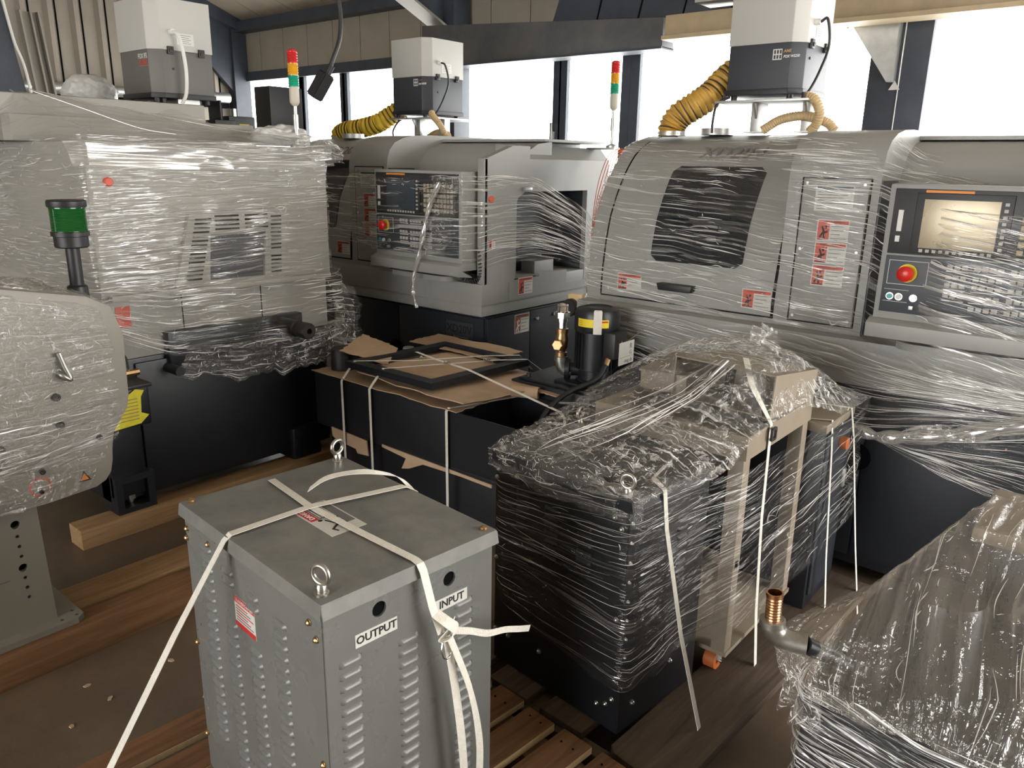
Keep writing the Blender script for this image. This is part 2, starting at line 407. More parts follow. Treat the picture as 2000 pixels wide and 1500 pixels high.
def ribbon(name, pts, width, m, parent=None, thick=0.0012, smooth_k=0, across=None):
    """flat strap along pts; each point may be (p, across_vector)"""
    ctr = [Vector(p[0]) if isinstance(p[0], (tuple, list, Vector)) else Vector(p) for p in pts]
    acr = [Vector(p[1]).normalized() if isinstance(p[0], (tuple, list, Vector)) else Vector(across).normalized() for p in pts]
    if smooth_k:
        c2 = catmull(ctr, smooth_k); a2 = catmull(acr, smooth_k); ctr, acr = c2, [a.normalized() for a in a2]
    bm = bmesh.new(); prev = None
    for i, (p, a) in enumerate(zip(ctr, acr)):
        d = (ctr[min(i + 1, len(ctr) - 1)] - ctr[max(i - 1, 0)]).normalized()
        nrm = d.cross(a).normalized()
        vs = [bm.verts.new(p + a * s * width / 2 + nrm * t * thick / 2) for s, t in ((-1, -1), (1, -1), (1, 1), (-1, 1))]
        if prev:
            for k in range(4): bm.faces.new((prev[k], prev[(k + 1) % 4], vs[(k + 1) % 4], vs[k]))
        else: bm.faces.new(vs[::-1])
        prev = vs
    bm.faces.new(prev)
    return from_bm(name, bm, m, parent, ang=35)
def text(name, s, size, loc, xdir, zdir, m, parent=None, align='CENTER', shear=0.0, extrude=0.0004, sx=1.0, bold=0.0):
    """lettering as real thin geometry; xdir reads left to right, zdir is letter-up"""
    cu = bpy.data.curves.new(name, 'FONT'); cu.body = s; cu.size = size; cu.align_x = align; cu.align_y = 'CENTER'
    cu.extrude = extrude; cu.shear = shear; cu.resolution_u = 2; cu.offset = bold
    o = bpy.data.objects.new(name, cu); C.objects.link(o)
    cu.materials.append(MATS[m])
    x = Vector(xdir).normalized(); y = Vector(zdir).normalized(); z = x.cross(y)
    mw = Matrix((x * sx, y, z)).transposed().to_4x4(); mw.translation = Vector(loc)
    me = bpy.data.meshes.new_from_object(o); bpy.data.objects.remove(o)
    o = bpy.data.objects.new(name, me); C.objects.link(o)
    me.materials.clear(); me.materials.append(MATS[m])
    if parent is not None: o.parent = parent
    o.matrix_local = mw
    return o
def dup(root, loc=None, rz=None):
    r = root.copy(); C.objects.link(r)
    if loc is not None: r.location = loc
    if rz is not None: r.rotation_euler = (0, 0, rz)
    for ch in list(root.children):
        c_ = ch.copy(); C.objects.link(c_); c_.parent = r
        for g in list(ch.children):
            d = g.copy(); C.objects.link(d); d.parent = c_
    return r
def copy_part(o, loc, parent=None):
    c_ = o.copy(); C.objects.link(c_); c_.location = loc
    if parent is not None: c_.parent = parent
    return c_

# stretch film: a lofted grid with creases pressed into it
rng = np.random.default_rng(11)
def up2(a, shape):
    """bilinear/cosine upsample of a coarse random grid"""
    ny, nx = shape; cy, cx = a.shape
    y = np.linspace(0, cy - 1.001, ny); x = np.linspace(0, cx - 1.001, nx)
    yi = y.astype(int); xi = x.astype(int); fy = (y - yi); fx = (x - xi)
    fy = fy * fy * (3 - 2 * fy); fx = fx * fx * (3 - 2 * fx)
    a00 = a[np.ix_(yi, xi)]; a01 = a[np.ix_(yi, xi + 1)]; a10 = a[np.ix_(yi + 1, xi)]; a11 = a[np.ix_(yi + 1, xi + 1)]
    return (a00 * (1 - fx) + a01 * fx) * (1 - fy)[:, None] + (a10 * (1 - fx) + a11 * fx) * fy[:, None]
def resample(P, n, keep=True):
    """P (k,...,3) -> n samples evenly by arc length along axis 0, per column of axis 1"""
    d = np.linalg.norm(np.diff(P, axis=0), axis=-1).mean(axis=1) if P.ndim == 3 else np.linalg.norm(np.diff(P, axis=0), axis=-1)
    s = np.concatenate([[0], np.cumsum(d)]); t = np.linspace(0, s[-1], n)
    idx = np.clip(np.searchsorted(s, t, side='right') - 1, 0, len(s) - 2)
    f = ((t - s[idx]) / np.maximum(s[idx + 1] - s[idx], 1e-9))
    f = f.reshape((-1,) + (1,) * (P.ndim - 1))
    return P[idx] * (1 - f) + P[idx + 1] * f, s[-1]
def film(name, rows, m, parent=None, nu=90, nv=110, amp=0.006, streak_n=34, fold=0.01, crump=0.0, ragged=0.0, out=1.0, shear=0.0, crease=0, glint=0, clen=(0.05, 0.30), cw=(0.0008, 0.0022), seed=1):
    """rows: list of polylines (same count) from top to bottom; u runs along each row"""
    P = np.array(rows, float)
    A, hv = resample(P, nv)
    B, hu = resample(np.swapaxes(A, 0, 1), nu)
    G = np.swapaxes(B, 0, 1)                       # nv,nu,3
    # smooth a little so that corners are round
    for _ in range(2):
        G[:, 1:-1] = 0.5 * G[:, 1:-1] + 0.25 * (G[:, :-2] + G[:, 2:])
        G[1:-1] = 0.5 * G[1:-1] + 0.25 * (G[:-2] + G[2:])
    du = np.gradient(G, axis=1); dv = np.gradient(G, axis=0)
    nrm = np.cross(du, dv); nrm /= np.maximum(np.linalg.norm(nrm, axis=-1, keepdims=True), 1e-9)
    k = max(4, int(streak_n * hv / 0.5))
    disp = amp * up2(rng.normal(size=(k + 2, max(4, int(hu / 0.35) + 3))), (nv, nu))
    disp += amp * 0.5 * up2(rng.normal(size=(2 * k + 2, max(5, int(hu / 0.2) + 3))), (nv, nu))
    disp += fold * up2(rng.normal(size=(max(4, int(hv / 0.2) + 2), max(4, int(hu / 0.2) + 2))), (nv, nu))
    if crump:
        q = np.abs(up2(rng.normal(size=(max(5, int(hv / 0.035)), max(5, int(hu / 0.035)))), (nv, nu)))
        q2 = np.abs(up2(rng.normal(size=(max(5, int(hv / 0.016)), max(5, int(hu / 0.016)))), (nv, nu)))
        disp += crump * (q + 0.5 * q2)
    G = G + nrm * (np.abs(disp) * out)[..., None]
    if ragged:
        e = ragged * up2(rng.normal(size=(2, max(6, int(hu / 0.03)))), (2, nu))[0]
        wt = np.linspace(0, 1, nv)[:, None] ** 4
        dvn = dv / np.maximum(np.linalg.norm(dv, axis=-1, keepdims=True), 1e-9)
        G = G + dvn * (wt * e[None, :])[..., None]
    V = G.reshape(-1, 3)
    i = np.arange(nv - 1)[:, None] * nu + np.arange(nu - 1)[None, :]
    F = np.stack([i, i + 1, i + nu + 1, i + nu], -1).reshape(-1, 4)
    me = bpy.data.meshes.new(name)
    me.vertices.add(len(V)); me.vertices.foreach_set('co', V.ravel())
    me.loops.add(F.size); me.loops.foreach_set('vertex_index', F.ravel())
    me.polygons.add(len(F)); me.polygons.foreach_set('loop_start', np.arange(0, F.size, 4)); me.polygons.foreach_set('loop_total', np.full(len(F), 4))
    uvl = me.uv_layers.new(name='UVMap')
    uu_ = np.linspace(0, hu, nu); vv_ = np.linspace(0, hv, nv)
    UV = np.stack(np.meshgrid(uu_, vv_), -1).reshape(-1, 2) + rng.uniform(0, 5, 2)
    UV[:, 1] += shear * UV[:, 0]
    uvl.data.foreach_set('uv', UV[F.ravel()].ravel())
    me.update(calc_edges=True); me.validate()
    ob = link(name, me, m, parent, smooth=True)
    if crease or glint: creases(G, hu, hv, crease, glint, clen, cw, shear, out, parent, seed)
    return ob
def creases(G, hu, hv, n_long, n_short, clen, cw, shear, out, parent, seed):
    """crease highlights and glints of the film, painted as thin white ridges on the sheet, one joined mesh"""
    r = np.random.default_rng(seed); nv, nu = G.shape[:2]
    du = np.gradient(G, axis=1); dv = np.gradient(G, axis=0)
    nrm = np.cross(du, dv); nrm /= np.maximum(np.linalg.norm(nrm, axis=-1, keepdims=True), 1e-9)
    nrm = nrm * (1 if out >= 0 else -1)
    def at(a, v_, u_):
        v_ = np.clip(v_, 0, nv - 1.001); u_ = np.clip(u_, 0, nu - 1.001)
        i = v_.astype(int); j = u_.astype(int); fv = (v_ - i)[:, None]; fu = (u_ - j)[:, None]
        return (a[i, j] * (1 - fu) + a[i, j + 1] * fu) * (1 - fv) + (a[i + 1, j] * (1 - fu) + a[i + 1, j + 1] * fu) * fv
    dens = up2(r.uniform(0, 1, size=(max(4, int(hv / 0.10) + 2), max(4, int(hu / 0.28) + 2))), (nv, nu))
    V = []; F = []; b = 0
    for k in range(n_long + n_short):
        for _ in range(12):
            v0 = r.uniform(0.02, 0.98) * (nv - 1); u0 = r.uniform(0, 1) * (nu - 1)
            if dens[int(v0), int(u0)] ** 2.2 > r.uniform(0, 0.75): break
        if k < n_long:
            L_ = r.uniform(*clen) * (0.5 + r.uniform()); sl = -shear + r.normal(0, 0.035); w_ = r.uniform(*cw); q = 9; bow = r.normal(0, 0.006)
            a0, a1 = 1.0, sl
        else:
            L_ = r.uniform(0.006, 0.026); th = r.uniform(0, 2 * PI); a0, a1 = math.cos(th), math.sin(th); w_ = r.uniform(0.0004, 0.0015); q = 5; bow = r.normal(0, 0.002)
        t_ = np.linspace(-0.5, 0.5, q)
        u_ = u0 + t_ * L_ * a0 / hu * (nu - 1); v_ = v0 + (t_ * L_ * a1 + bow * (1 - 4 * t_ ** 2)) / hv * (nv - 1)
        if u_.min() < 0 or u_.max() > nu - 1 or v_.min() < 0 or v_.max() > nv - 1: continue
        P_ = at(G, v_, u_); N_ = at(nrm, v_, u_); T_ = np.gradient(P_, axis=0); B_ = np.cross(N_, T_); B_ /= np.maximum(np.linalg.norm(B_, axis=1, keepdims=True), 1e-9)
        wd = (w_ * (1 - (2 * np.abs(t_)) ** 1.6))[:, None] + 0.00012
        tilt = r.uniform(-0.6, 0.6)
        up_ = N_ * 0.0025
        V.append(P_ + up_ * 0.4 - B_ * wd); V.append(P_ + up_ * 0.4 + N_ * (wd * 0.9) + B_ * wd * tilt); V.append(P_ + up_ * 0.4 + B_ * wd)
        for j in range(q - 1):
            F.append((b + j, b + j + 1, b + q + j + 1, b + q + j)); F.append((b + q + j, b + q + j + 1, b + 2 * q + j + 1, b + 2 * q + j))
        b += 3 * q
    if not F: return
    me = bpy.data.meshes.new('crease_highlights'); me.from_pydata(np.concatenate(V).tolist(), [], F)
    o = link('crease_highlights', me, 'film_crease', parent, smooth=False); o['kind'] = 'stuff'
    return o

# ------------------------------------------------------------------ the building
struct(box('floor', -9.0, 3.8, -7.0, 6.0, -0.12, 0.0, 'floor_concrete'))
YW, XL, XR_, YB = 5.55, -8.85, 3.6, -6.6
def roof_z(y): return 3.06 + 0.36 * (YW - y)
# window wall: wall below, posts, windows, upper wall of vertical panels
wall = struct(box('wall_window', XL, XR_, YW, YW + 0.25, 0, 1.05, 'plain_wall'))
Z0, Z1 = 1.05, 2.47
box('upper_backing', XL, -5.2, YW + 0.02, YW + 0.25, Z1 + 0.1, 3.3, 'gap_dark', wall)
box('upper_backing', -5.2, XR_, YW + 0.02, YW + 0.25, Z1 + 0.1, 3.3, 'gap_dark', wall)
x = XL
while x < -2.3:
    box('wall_panel', x + 0.004, min(x + 0.44, -2.2) - 0.004, YW - 0.012, YW + 0.02, Z1 + 0.08, 3.3, 'wall_panel', wall)
    x += 0.44
# window head rail and mullions
frames = [(-8.75, -7.72), (-7.66, -7.02), (-6.90, -5.30), (-5.24, -4.20), (-4.06, -3.53), (-3.37, -1.62), (-1.36, 0.9), (1.0, 3.4)]
for k, (a, b) in enumerate(frames):
    top = Z1 if b < -5.2 else (2.42 if b < -3.0 else 2.62)
    win = struct(plate_hole('window_%d' % (k + 1), [(a - 0.078, Z0), (b + 0.078, Z0), (b + 0.078, top + 0.1), (a - 0.078, top + 0.1)],
                            [[(a, Z0 + 0.08), (b, Z0 + 0.08), (b, top), (a, top)]], 'y', YW + 0.0, YW + 0.04, 'steel_navy'))
    box('pane', a - 0.004, b + 0.004, YW + 0.016, YW + 0.022, Z0 + 0.076, top + 0.004, 'window_glass', win)
    if k == 3:
        box('window_handle', b + 0.01, b + 0.03, YW - 0.05, YW - 0.03, 1.78, 1.93, 'galvanised', win, 0.004)
        box('handle_plate', b + 0.005, b + 0.035, YW - 0.03, YW, 1.80, 1.86, 'galvanised', win, 0.003)
box('head_rail', XL, -5.2, YW - 0.05, YW - 0.001, Z1 + 0.0, Z1 + 0.10, 'steel_navy', wall)
box('eaves_beam', XL, -2.0, YW - 0.16, YW - 0.015, 2.99, 3.10, 'steel_navy', wall)
box('corner_post', XL + 0.02, XL + 0.16, YW - 0.2, YW - 0.02, 0, 3.3, 'steel_navy', wall)
# steel column, rafter, girder and the dark panel above it
o = struct(box('column_steel', -5.28, -5.10, YW - 0.26, YW - 0.06, 0, 3.4, 'steel_navy', None, 0.004))
raf = struct(prism('beam_rafter', [(5.36, 2.72), (5.36, 2.95), (2.2, roof_z(2.2) + 0.02), (2.2, roof_z(2.2) - 0.26)], 'x', -5.30, -5.23, 'steel_navy'))
prism('bottom_flange', [(5.36, 2.69), (5.36, 2.712), (2.2, roof_z(2.2) - 0.262), (2.2, roof_z(2.2) - 0.285)], 'x', -5.36, -5.17, 'rail_grey', raf)
box('bearing_block', -5.36, -5.14, 5.2, 5.36, 2.62, 2.69, 'steel_navy', raf, 0.006)
gird = struct(prism('beam_girder', [(-5.28, 2.385), (-2.92, 2.375), (-2.92, 2.57), (-5.28, 2.72)], 'y', 5.08, 5.24, 'girder_mottled', None, 0.006))
box('girder_flange', -5.28, -2.92, 5.07, 5.25, 2.372, 2.386, 'steel_navy', gird)
hang = struct(prism('wall_dark_panel', [(-4.02, 2.62), (-2.20, 2.47), (-2.20, 3.4), (-3.72, 3.4)], 'y', 5.26, 5.34, 'steel_navy'))
for k in range(4):
    prism('panel_seam', [(-3.6 + k * 0.36, 2.6), (-3.59 + k * 0.36, 2.6), (-3.39 + k * 0.36, 3.4), (-3.40 + k * 0.36, 3.4)], 'y', 5.252, 5.261, 'gap_dark', hang)
# lit rail along the window head on the right, big column with a triangular gusset
rail = struct(box('beam_rail', -2.85, 3.5, 4.98, 5.10, 2.43, 2.56, 'rail_tan', None, 0.006))
box('rail_lip', -2.85, 3.5, 4.94, 5.12, 2.405, 2.43, 'rail_tan', rail)
box('rail_cover', -2.6, 3.5, 4.9, 5.12, 2.60, 2.68, 'galvanised', rail)
col = struct(box('column_wide', -1.60, -1.27, 5.30, 5.42, 0, 3.4, 'steel_navy', None, 0.004))
prism('gusset', [(-1.70, 2.52), (-1.70, 2.42), (-1.47, 2.10), (-1.44, 2.10), (-1.44, 2.50)], 'y', 5.22, 5.30, 'galvanised', col)
box('hanger_rod', -1.705, -1.695, 5.12, 5.13, 2.4, 2.8, 'galvanised', col)
prism('warning_plate', [(-1.47, 2.06), (-1.41, 2.06), (-1.44, 2.11)], 'y', 5.285, 5.30, 'sticker_white', col)
cyl('seam_line', (-1.42, 5.298, 0.5), (-1.42, 5.298, 2.5), 0.004, 'galvanised', col, n=6)
# left wall of ribbed panels
lw = struct(box('wall_left', XL - 0.2, XL, YB, YW, 0, 6.6, 'wall_panel'))
y = 1.7
while y < 5.4:
    yy = y
    prism('panel_rib', [(XL, yy), (XL + 0.05, yy + 0.03), (XL + 0.05, yy + 0.07), (XL, yy + 0.10)], 'z', 1.0, 3.9, 'wall_panel', lw)
    cyl('rib_gap', (XL + 0.004, yy + 0.115, 1.0), (XL + 0.004, yy + 0.115, 3.9), 0.008, 'gap_dark', lw, n=6)
    y += 0.245
box('wall_rail', XL, XL + 0.08, 1.5, 5.3, 2.16, 2.26, 'gap_dark', lw)
prism('eaves_brace', [(5.5, 2.98), (5.5, 3.2), (1.5, roof_z(1.5)), (1.5, roof_z(1.5) - 0.2)], 'x', XL + 0.02, XL + 0.2, 'steel_navy', lw)
prism('knee_plate', [(5.5, 2.2), (5.5, 3.0), (4.95, 3.2), (5.1, 2.6)], 'x', XL + 0.06, XL + 0.12, 'steel_navy', lw)
# other walls (out of the picture) with their gates
wr = struct(plate_hole('wall_right', [(YB, 0), (YW + 0.2, 0), (YW + 0.2, 6.6), (YB, 6.6)], [[(1.30, 0.02), (5.20, 0.02), (5.20, 3.1), (1.30, 3.1)]], 'x', XR_, XR_ + 0.2, 'plain_wall'))
wb = struct(plate_hole('wall_back', [(XL, 0), (XR_, 0), (XR_, 8.2), (XL, 8.2)], [[(-4.0, 0.02), (0.8, 0.02), (0.8, 3.3), (-4.0, 3.3)]], 'y', YB - 0.2, YB, 'plain_wall'))
# ceiling of boards running down to the eaves
ceil = struct(prism('ceiling', [(YW + 0.3, roof_z(YW + 0.3) + 0.06), (YW + 0.3, roof_z(YW + 0.3) + 0.16), (YB, roof_z(YB) + 0.16), (YB, roof_z(YB) + 0.06)], 'x', XL - 0.2, XR_ + 0.2, 'gap_dark'))
x = XL
while x < -4.6:
    prism('ceiling_board', [(YW, roof_z(YW) + 0.03), (YW, roof_z(YW) + 0.06), (0.0, roof_z(0.0) + 0.06), (0.0, roof_z(0.0) + 0.03)], 'x', x + 0.006, x + 0.594, 'ceiling_panel', ceil)
    x += 0.6
prism('ceiling_board', [(YW, roof_z(YW) + 0.03), (YW, roof_z(YW) + 0.06), (YB, roof_z(YB) + 0.06), (YB, roof_z(YB) + 0.03)], 'x', x + 0.006, XR_, 'ceiling_panel', ceil)
# steel leaning against the left wall and pipes behind the machines
o = prism('steel_post', [(2.72, 0.0), (2.94, 0.0), (2.40, 3.9), (2.18, 3.9)], 'x', -7.5, -7.4, 'steel_navy'); tag(o, 'dark steel post leaning beside the left wall, striped cable in front', 'post')
tube('cable', [(-7.38, 2.50, 3.6), (-7.38, 2.54, 3.0), (-7.38, 2.60, 2.5), (-7.38, 2.68, 2.0), (-7.38, 2.72, 0.02)], 0.011, 'white_plastic'); tag(bpy.data.objects['cable'], 'thin white cable hanging down in front of the dark steel post', 'cable')
pr = thing('metal_profile', 'pale grey metal channel leaning on the ribbed wall beside the dark post', 'channel', (-7.9, 3.0, 0))
prism('web', [(0.05, 0.0), (0.22, 0.0), (0.0, 2.78), (-0.16, 2.78)], 'x', -0.02, 0.0, 'rail_grey', pr)
prism('flange', [(0.05, 0.0), (0.065, 0.0), (-0.145, 2.78), (-0.16, 2.78)], 'x', 0.0, 0.06, 'rail_grey', pr)
prism('flange', [(0.15, 0.0), (0.165, 0.0), (-0.055, 2.78), (-0.07, 2.78)], 'x', 0.0, 0.04, 'rail_grey', pr)
prism('flange', [(0.205, 0.0), (0.22, 0.0), (0.0, 2.78), (-0.015, 2.78)], 'x', 0.0, 0.06, 'rail_grey', pr)
pp = thing('wall_pipe', 'long grey pipe running along the foot of the ribbed wall', 'pipe', (-8.6, 3.6, 2.24))
cyl('pipe_run', (0, -1.9, -0.04), (0, 1.6, 0.02), 0.055, 'galvanised', pp)
for yy in (-1.2, 0.4): box('bracket', -0.3, 0.0, yy - 0.02, yy + 0.02, -0.02, 0.02, 'steel_navy', pp)
# ------------------------------------------------------------------ sticker helper (flat print: plate with coloured fields)
def sticker(parent, face, o, w, h, style='red', name='warning_sticker'):
    """face '-y' (front) or '+x' (end); o = lower-left corner seen from outside"""
    ox, oy, oz = o
    def rect(nm, a0, a1, b0, b1, m, lift, par):
        if face == '-y': return box(nm, ox + a0, ox + a1, oy - lift - 0.0006, oy - lift, oz + b0, oz + b1, m, par)
        return box(nm, ox + lift, ox + lift + 0.0006, oy + a0, oy + a1, oz + b0, oz + b1, m, par)
    base = rect(name, 0, w, 0, h, 'sticker_white', 0.0005, parent)
    top = {'red': 'sticker_red', 'brown': 'sticker_brown', 'info': 'ink_teal'}[style]
    e = 0.03 * w
    rect('header_band', e, w - e, h * (0.80 if style != 'info' else 0.82), h - e, top, 0.0011, base)
    if style != 'info': rect('pictogram_field', e, w * 0.40, e, h * 0.80, top, 0.0011, base)
    # lettering lines
    x0 = 0.45 * w if style != 'info' else 0.06 * w
    n = 4 if style != 'info' else 7
    for k in range(n):
        b = h * (0.68 - 0.58 * k / (n - 1) * 0.95) if style != 'info' else h * (0.72 - 0.64 * k / (n - 1))
        rect('text_line', x0, w * (0.94 - 0.10 * ((k * 7) % 3)), b, b + h * 0.028, 'ink_grey', 0.0011, base)
    # pictogram: figure / machine / hand
    if style != 'info':
        def pg(pts, m='ink_black'):
            q = [(0.03 * w + 0.37 * w * a, 0.05 * h + 0.72 * h * b) for a, b in pts]
            if face == '-y': prism('pictogram', [(ox + a, oz + b) for a, b in q], 'y', oy - 0.0024, oy - 0.0018, m, base)
            else: prism('pictogram', [(oy + a, oz + b) for a, b in q], 'x', ox + 0.0018, ox + 0.0024, m, base)
        mm = 'ink_white' if style == 'brown' else 'ink_black'
        pg([(0.15, 0.2), (0.45, 0.55), (0.3, 0.85), (0.42, 0.9), (0.62, 0.55), (0.85, 0.62), (0.9, 0.5), (0.6, 0.4), (0.7, 0.1), (0.55, 0.1), (0.48, 0.36), (0.28, 0.1)], mm)
        pg(circle_pts(0.68, 0.84, 0.11, 10), mm)
        pg([(0.1, 0.02), (0.92, 0.02), (0.92, 0.08), (0.1, 0.08)], mm)
        s = 'AVERTISSEMENT' if style == 'red' else 'ATTENTION'
        sz = h * 0.14
        if face == '-y': text('lettering', s, sz, (ox + w / 2, oy - 0.0018, oz + h * 0.885), (1, 0, 0), (0, 0, 1), 'ink_black', base, extrude=0.0002)
        else: text('lettering', s, sz, (ox + 0.0018, oy + w / 2, oz + h * 0.885), (0, 1, 0), (0, 0, 1), 'ink_black', base, extrude=0.0002)
    return base

# ------------------------------------------------------------------ sliding-head lathe (two of them in a row)
DOOR_PROF = [(0.062, 0.985), (0.064, 1.06), (0.068, 1.136), (0.086, 1.26), (0.113, 1.371), (0.155, 1.46), (0.207, 1.545), (0.255, 1.602), (0.308, 1.651), (0.37, 1.686), (0.441, 1.713), (0.54, 1.735), (0.662, 1.745)]
SERV_PROF = [(0.06, 0.985), (0.06, 1.56), (0.066, 1.61), (0.085, 1.66), (0.125, 1.70), (0.19, 1.727), (0.28, 1.742), (0.40, 1.748)]
REC_PROF = [(0.27, 0.985), (0.27, 1.42), (0.285, 1.52), (0.32, 1.60), (0.38, 1.665), (0.46, 1.70), (0.58, 1.715)]
def prof_y(prof, z):
    for (y0, z0), (y1, z1) in zip(prof, prof[1:]):
        if z0 <= z <= z1: return y0 + (y1 - y0) * (z - z0) / max(1e-9, z1 - z0)
    return prof[-1][0]
def prof_patch(name, prof, x0, x1, z0, z1, lift, m, parent, n=14, corner=0.0):
    """a sheet following the curved cover between two heights"""
    bm = bmesh.new(); rows = []
    for i in range(n + 1):
        z = z0 + (z1 - z0) * i / n; c_ = 0.0
        dz = min(z - z0, z1 - z)
        if corner and dz < corner: c_ = corner - math.sqrt(max(0, corner ** 2 - (corner - dz) ** 2))
        y = prof_y(prof, z)
        rows.append([bm.verts.new((x0 + c_, y - lift, z)), bm.verts.new((x1 - c_, y - lift, z)), bm.verts.new((x1 - c_, y + 0.003, z)), bm.verts.new((x0 + c_, y + 0.003, z))])
    for a, b in zip(rows, rows[1:]):
        for k in range(4): bm.faces.new((a[k], a[(k + 1) % 4], b[(k + 1) % 4], b[k]))
    bm.faces.new(rows[0][::-1]); bm.faces.new(rows[-1])
    return from_bm(name, bm, m, parent, ang=40)

def build_lathe(loc, label):
    t = thing('sliding_head_lathe', label, 'lathe', loc)
    G, K = 'machine_grey', 'machine_navy'
    # base
    b = box('base', -1.36, 0.575, 0.075, 1.15, 0.06, 0.80, K, t, 0.006)
    for x0, x1 in ((-1.35, -0.72), (-0.715, -0.10), (-0.095, 0.57)): box('base_panel', x0, x1, 0.06, 0.078, 0.10, 0.79, K, b, 0.003)
    for y0, y1 in ((0.075, 0.44), (0.445, 0.78), (0.785, 1.13)): box('base_panel', 0.572, 0.590, y0, y1, 0.10, 0.79, K, b, 0.003)
    for yy, zz in ((0.50, 0.74), (0.66, 0.745), (0.48, 0.40), (0.10, 0.55)): cyl('panel_knob', (0.588, yy, zz), (0.602, yy, zz), 0.010, 'galvanised', b, n=10)
    cyl('hole_cover', (-0.12, 0.061, 0.52), (-0.12, 0.055, 0.52), 0.055, 'gap_dark', b, n=24)
    for xx in (-1.2, 0.45):
        for yy in (0.2, 1.0): cyl('levelling_foot', (xx, yy, 0.0), (xx, yy, 0.065), 0.045, 'cast_iron', b, n=14)
    npl = box('name_plate', 0.30, 0.50, 0.052, 0.06, 0.655, 0.755, 'navy_panel', t, 0.002)
    text('lettering', 'XD20V', 0.062, (0.40, 0.0512, 0.712), (1, 0, 0), (0, 0, 1), 'ink_black', npl, bold=0.0008)
    box('logo_dot', 0.36, 0.366, 0.051, 0.052, 0.668, 0.676, 'sticker_orange', npl); box('logo_line', 0.372, 0.47, 0.051, 0.052, 0.668, 0.674, 'ink_grey', npl)
    # grey plinth in two tiers
    pl = box('plinth', -1.42, 0.63, -0.02, 0.95, 0.875, 0.99, G, t, 0.006)
    box('plinth_skirt', -1.415, 0.622, -0.012, 0.95, 0.818, 0.875, G, pl, 0.004)
    prism('plinth_tail', [(0.95, 0.875), (0.95, 0.99), (1.15, 0.99), (1.05, 0.86)], 'x', -1.42, 0.63, G, pl)
    # door section, service section, recess
    def solid(nm, prof, x0, x1, m, par):
        return prism(nm, prof + [(1.15, prof[-1][1]), (1.15, 0.985)], 'x', x0, x1, m, par, ang=25)
    d = solid('door_cover', DOOR_PROF, -1.42, -0.505, G, t)
    prof_patch('door_leaf', DOOR_PROF, -1.335, -0.520, 1.02, 1.735, 0.004, G, d, 30)
    prof_patch('door_window', DOOR_PROF, -1.095, -0.665, 1.195, 1.600, 0.009, 'dark_glass', d, 18, corner=0.03)
    box('door_gap', -1.34, -0.51, 0.058, 0.066, 1.012, 1.018, 'gap_dark', d)
    prof_patch('door_gap', DOOR_PROF, -1.343, -1.335, 1.02, 1.735, 0.005, 'gap_dark', d, 24)
    prof_patch('door_gap', DOOR_PROF, -0.522, -0.512, 1.02, 1.735, 0.005, 'gap_dark', d, 24)
    h = prism('door_handle', [(-1.03, 1.105), (-0.86, 1.105), (-0.865, 1.075), (-1.02, 1.075)], 'y', 0.02, 0.07, 'black_plastic', d, 0.005)
    text('lettering', 'XD20V', 0.085, (-0.86, prof_y(DOOR_PROF, 1.655) - 0.012, 1.655), (1, 0, 0), (0, 0.62, 0.78), 'ink_grey', d, shear=0.15, sx=1.15, bold=0.001)
    s = solid('service_cover', SERV_PROF, -0.505, -0.17, G, t)
    box('service_panel', -0.445, -0.205, 0.053, 0.062, 1.022, 1.562, G, s, 0.002)
    for a in (('panel_gap', -0.452, -0.198, 0.057, 0.0615, 1.563, 1.567), ('panel_gap', -0.452, -0.198, 0.057, 0.0615, 1.016, 1.021), ('panel_gap', -0.452, -0.447, 0.057, 0.0615, 1.02, 1.565), ('panel_gap', -0.203, -0.198, 0.057, 0.0615, 1.02, 1.565)):
        box(a[0], *a[1:], 'gap_dark', s)
    for xx in (-0.43, -0.22):
        for zz in (1.04, 1.30, 1.545): cyl('panel_screw', (xx, 0.053, zz), (xx, 0.049, zz), 0.006, 'galvanised', s, n=8)
    r_ = solid('recess_cover', REC_PROF, -0.17, 0.395, G, t)
    prism('recess_end', REC_PROF + [(0.58, 1.60), (0.40, 1.60), (0.285, 1.45), (0.285, 0.985)], 'x', 0.395, 0.605, G, r_)
    box('recess_roof', 0.395, 0.60, 0.36, 1.12, 1.465, 1.61, G, r_); box('recess_roof', 0.395, 0.54, 0.36, 1.12, 1.60, 1.69, G, r_)
    box('recess_lining', -0.168, 0.60, 0.262, 0.272, 0.99, 1.50, 'navy_panel', r_)
    box('recess_cheek', -0.1705, -0.166, 0.07, 0.27, 0.99, 1.56, 'navy_panel', r_)
    # end cover with the part-removal opening
    op = [(0.24, 0.93), (0.24, 1.36), (0.26, 1.42), (0.32, 1.452), (0.92, 1.452), (0.98, 1.42), (0.98, 1.06), (0.62, 1.06), (0.62, 1.005), (0.46, 1.005), (0.46, 0.93)]
    op = [(0.46, 0.99), (0.24, 0.99), (0.24, 1.36), (0.26, 1.42), (0.32, 1.452), (0.90, 1.452), (0.90, 0.93), (0.72, 0.93), (0.72, 1.005), (0.46, 1.005)]
    ec = plate_hole('end_cover', [(0.0, 0.985), (0.20, 0.985), (0.20, 0.885), (1.12, 0.885), (1.12, 1.62), (0.0, 1.62)], [op], 'x', 0.600, 0.632, G, t)
    prism('cover_slope', [(0.585, 1.60), (0.632, 1.615), (0.565, 1.688), (0.40, 1.695), (0.40, 1.66)], 'y', 0.34, 1.12, G, ec)
    prism('cover_slope', [(0.0, 1.615), (0.36, 1.615), (0.36, 1.685), (0.22, 1.685)], 'x', 0.585, 0.628, G, ec)
    box('chute_lining', 0.40, 0.60, 0.90, 0.91, 0.90, 1.46, 'navy_panel', ec)
    box('front_stile', 0.585, 0.632, -0.006, 0.02, 0.985, 1.62, G, ec, 0.004)
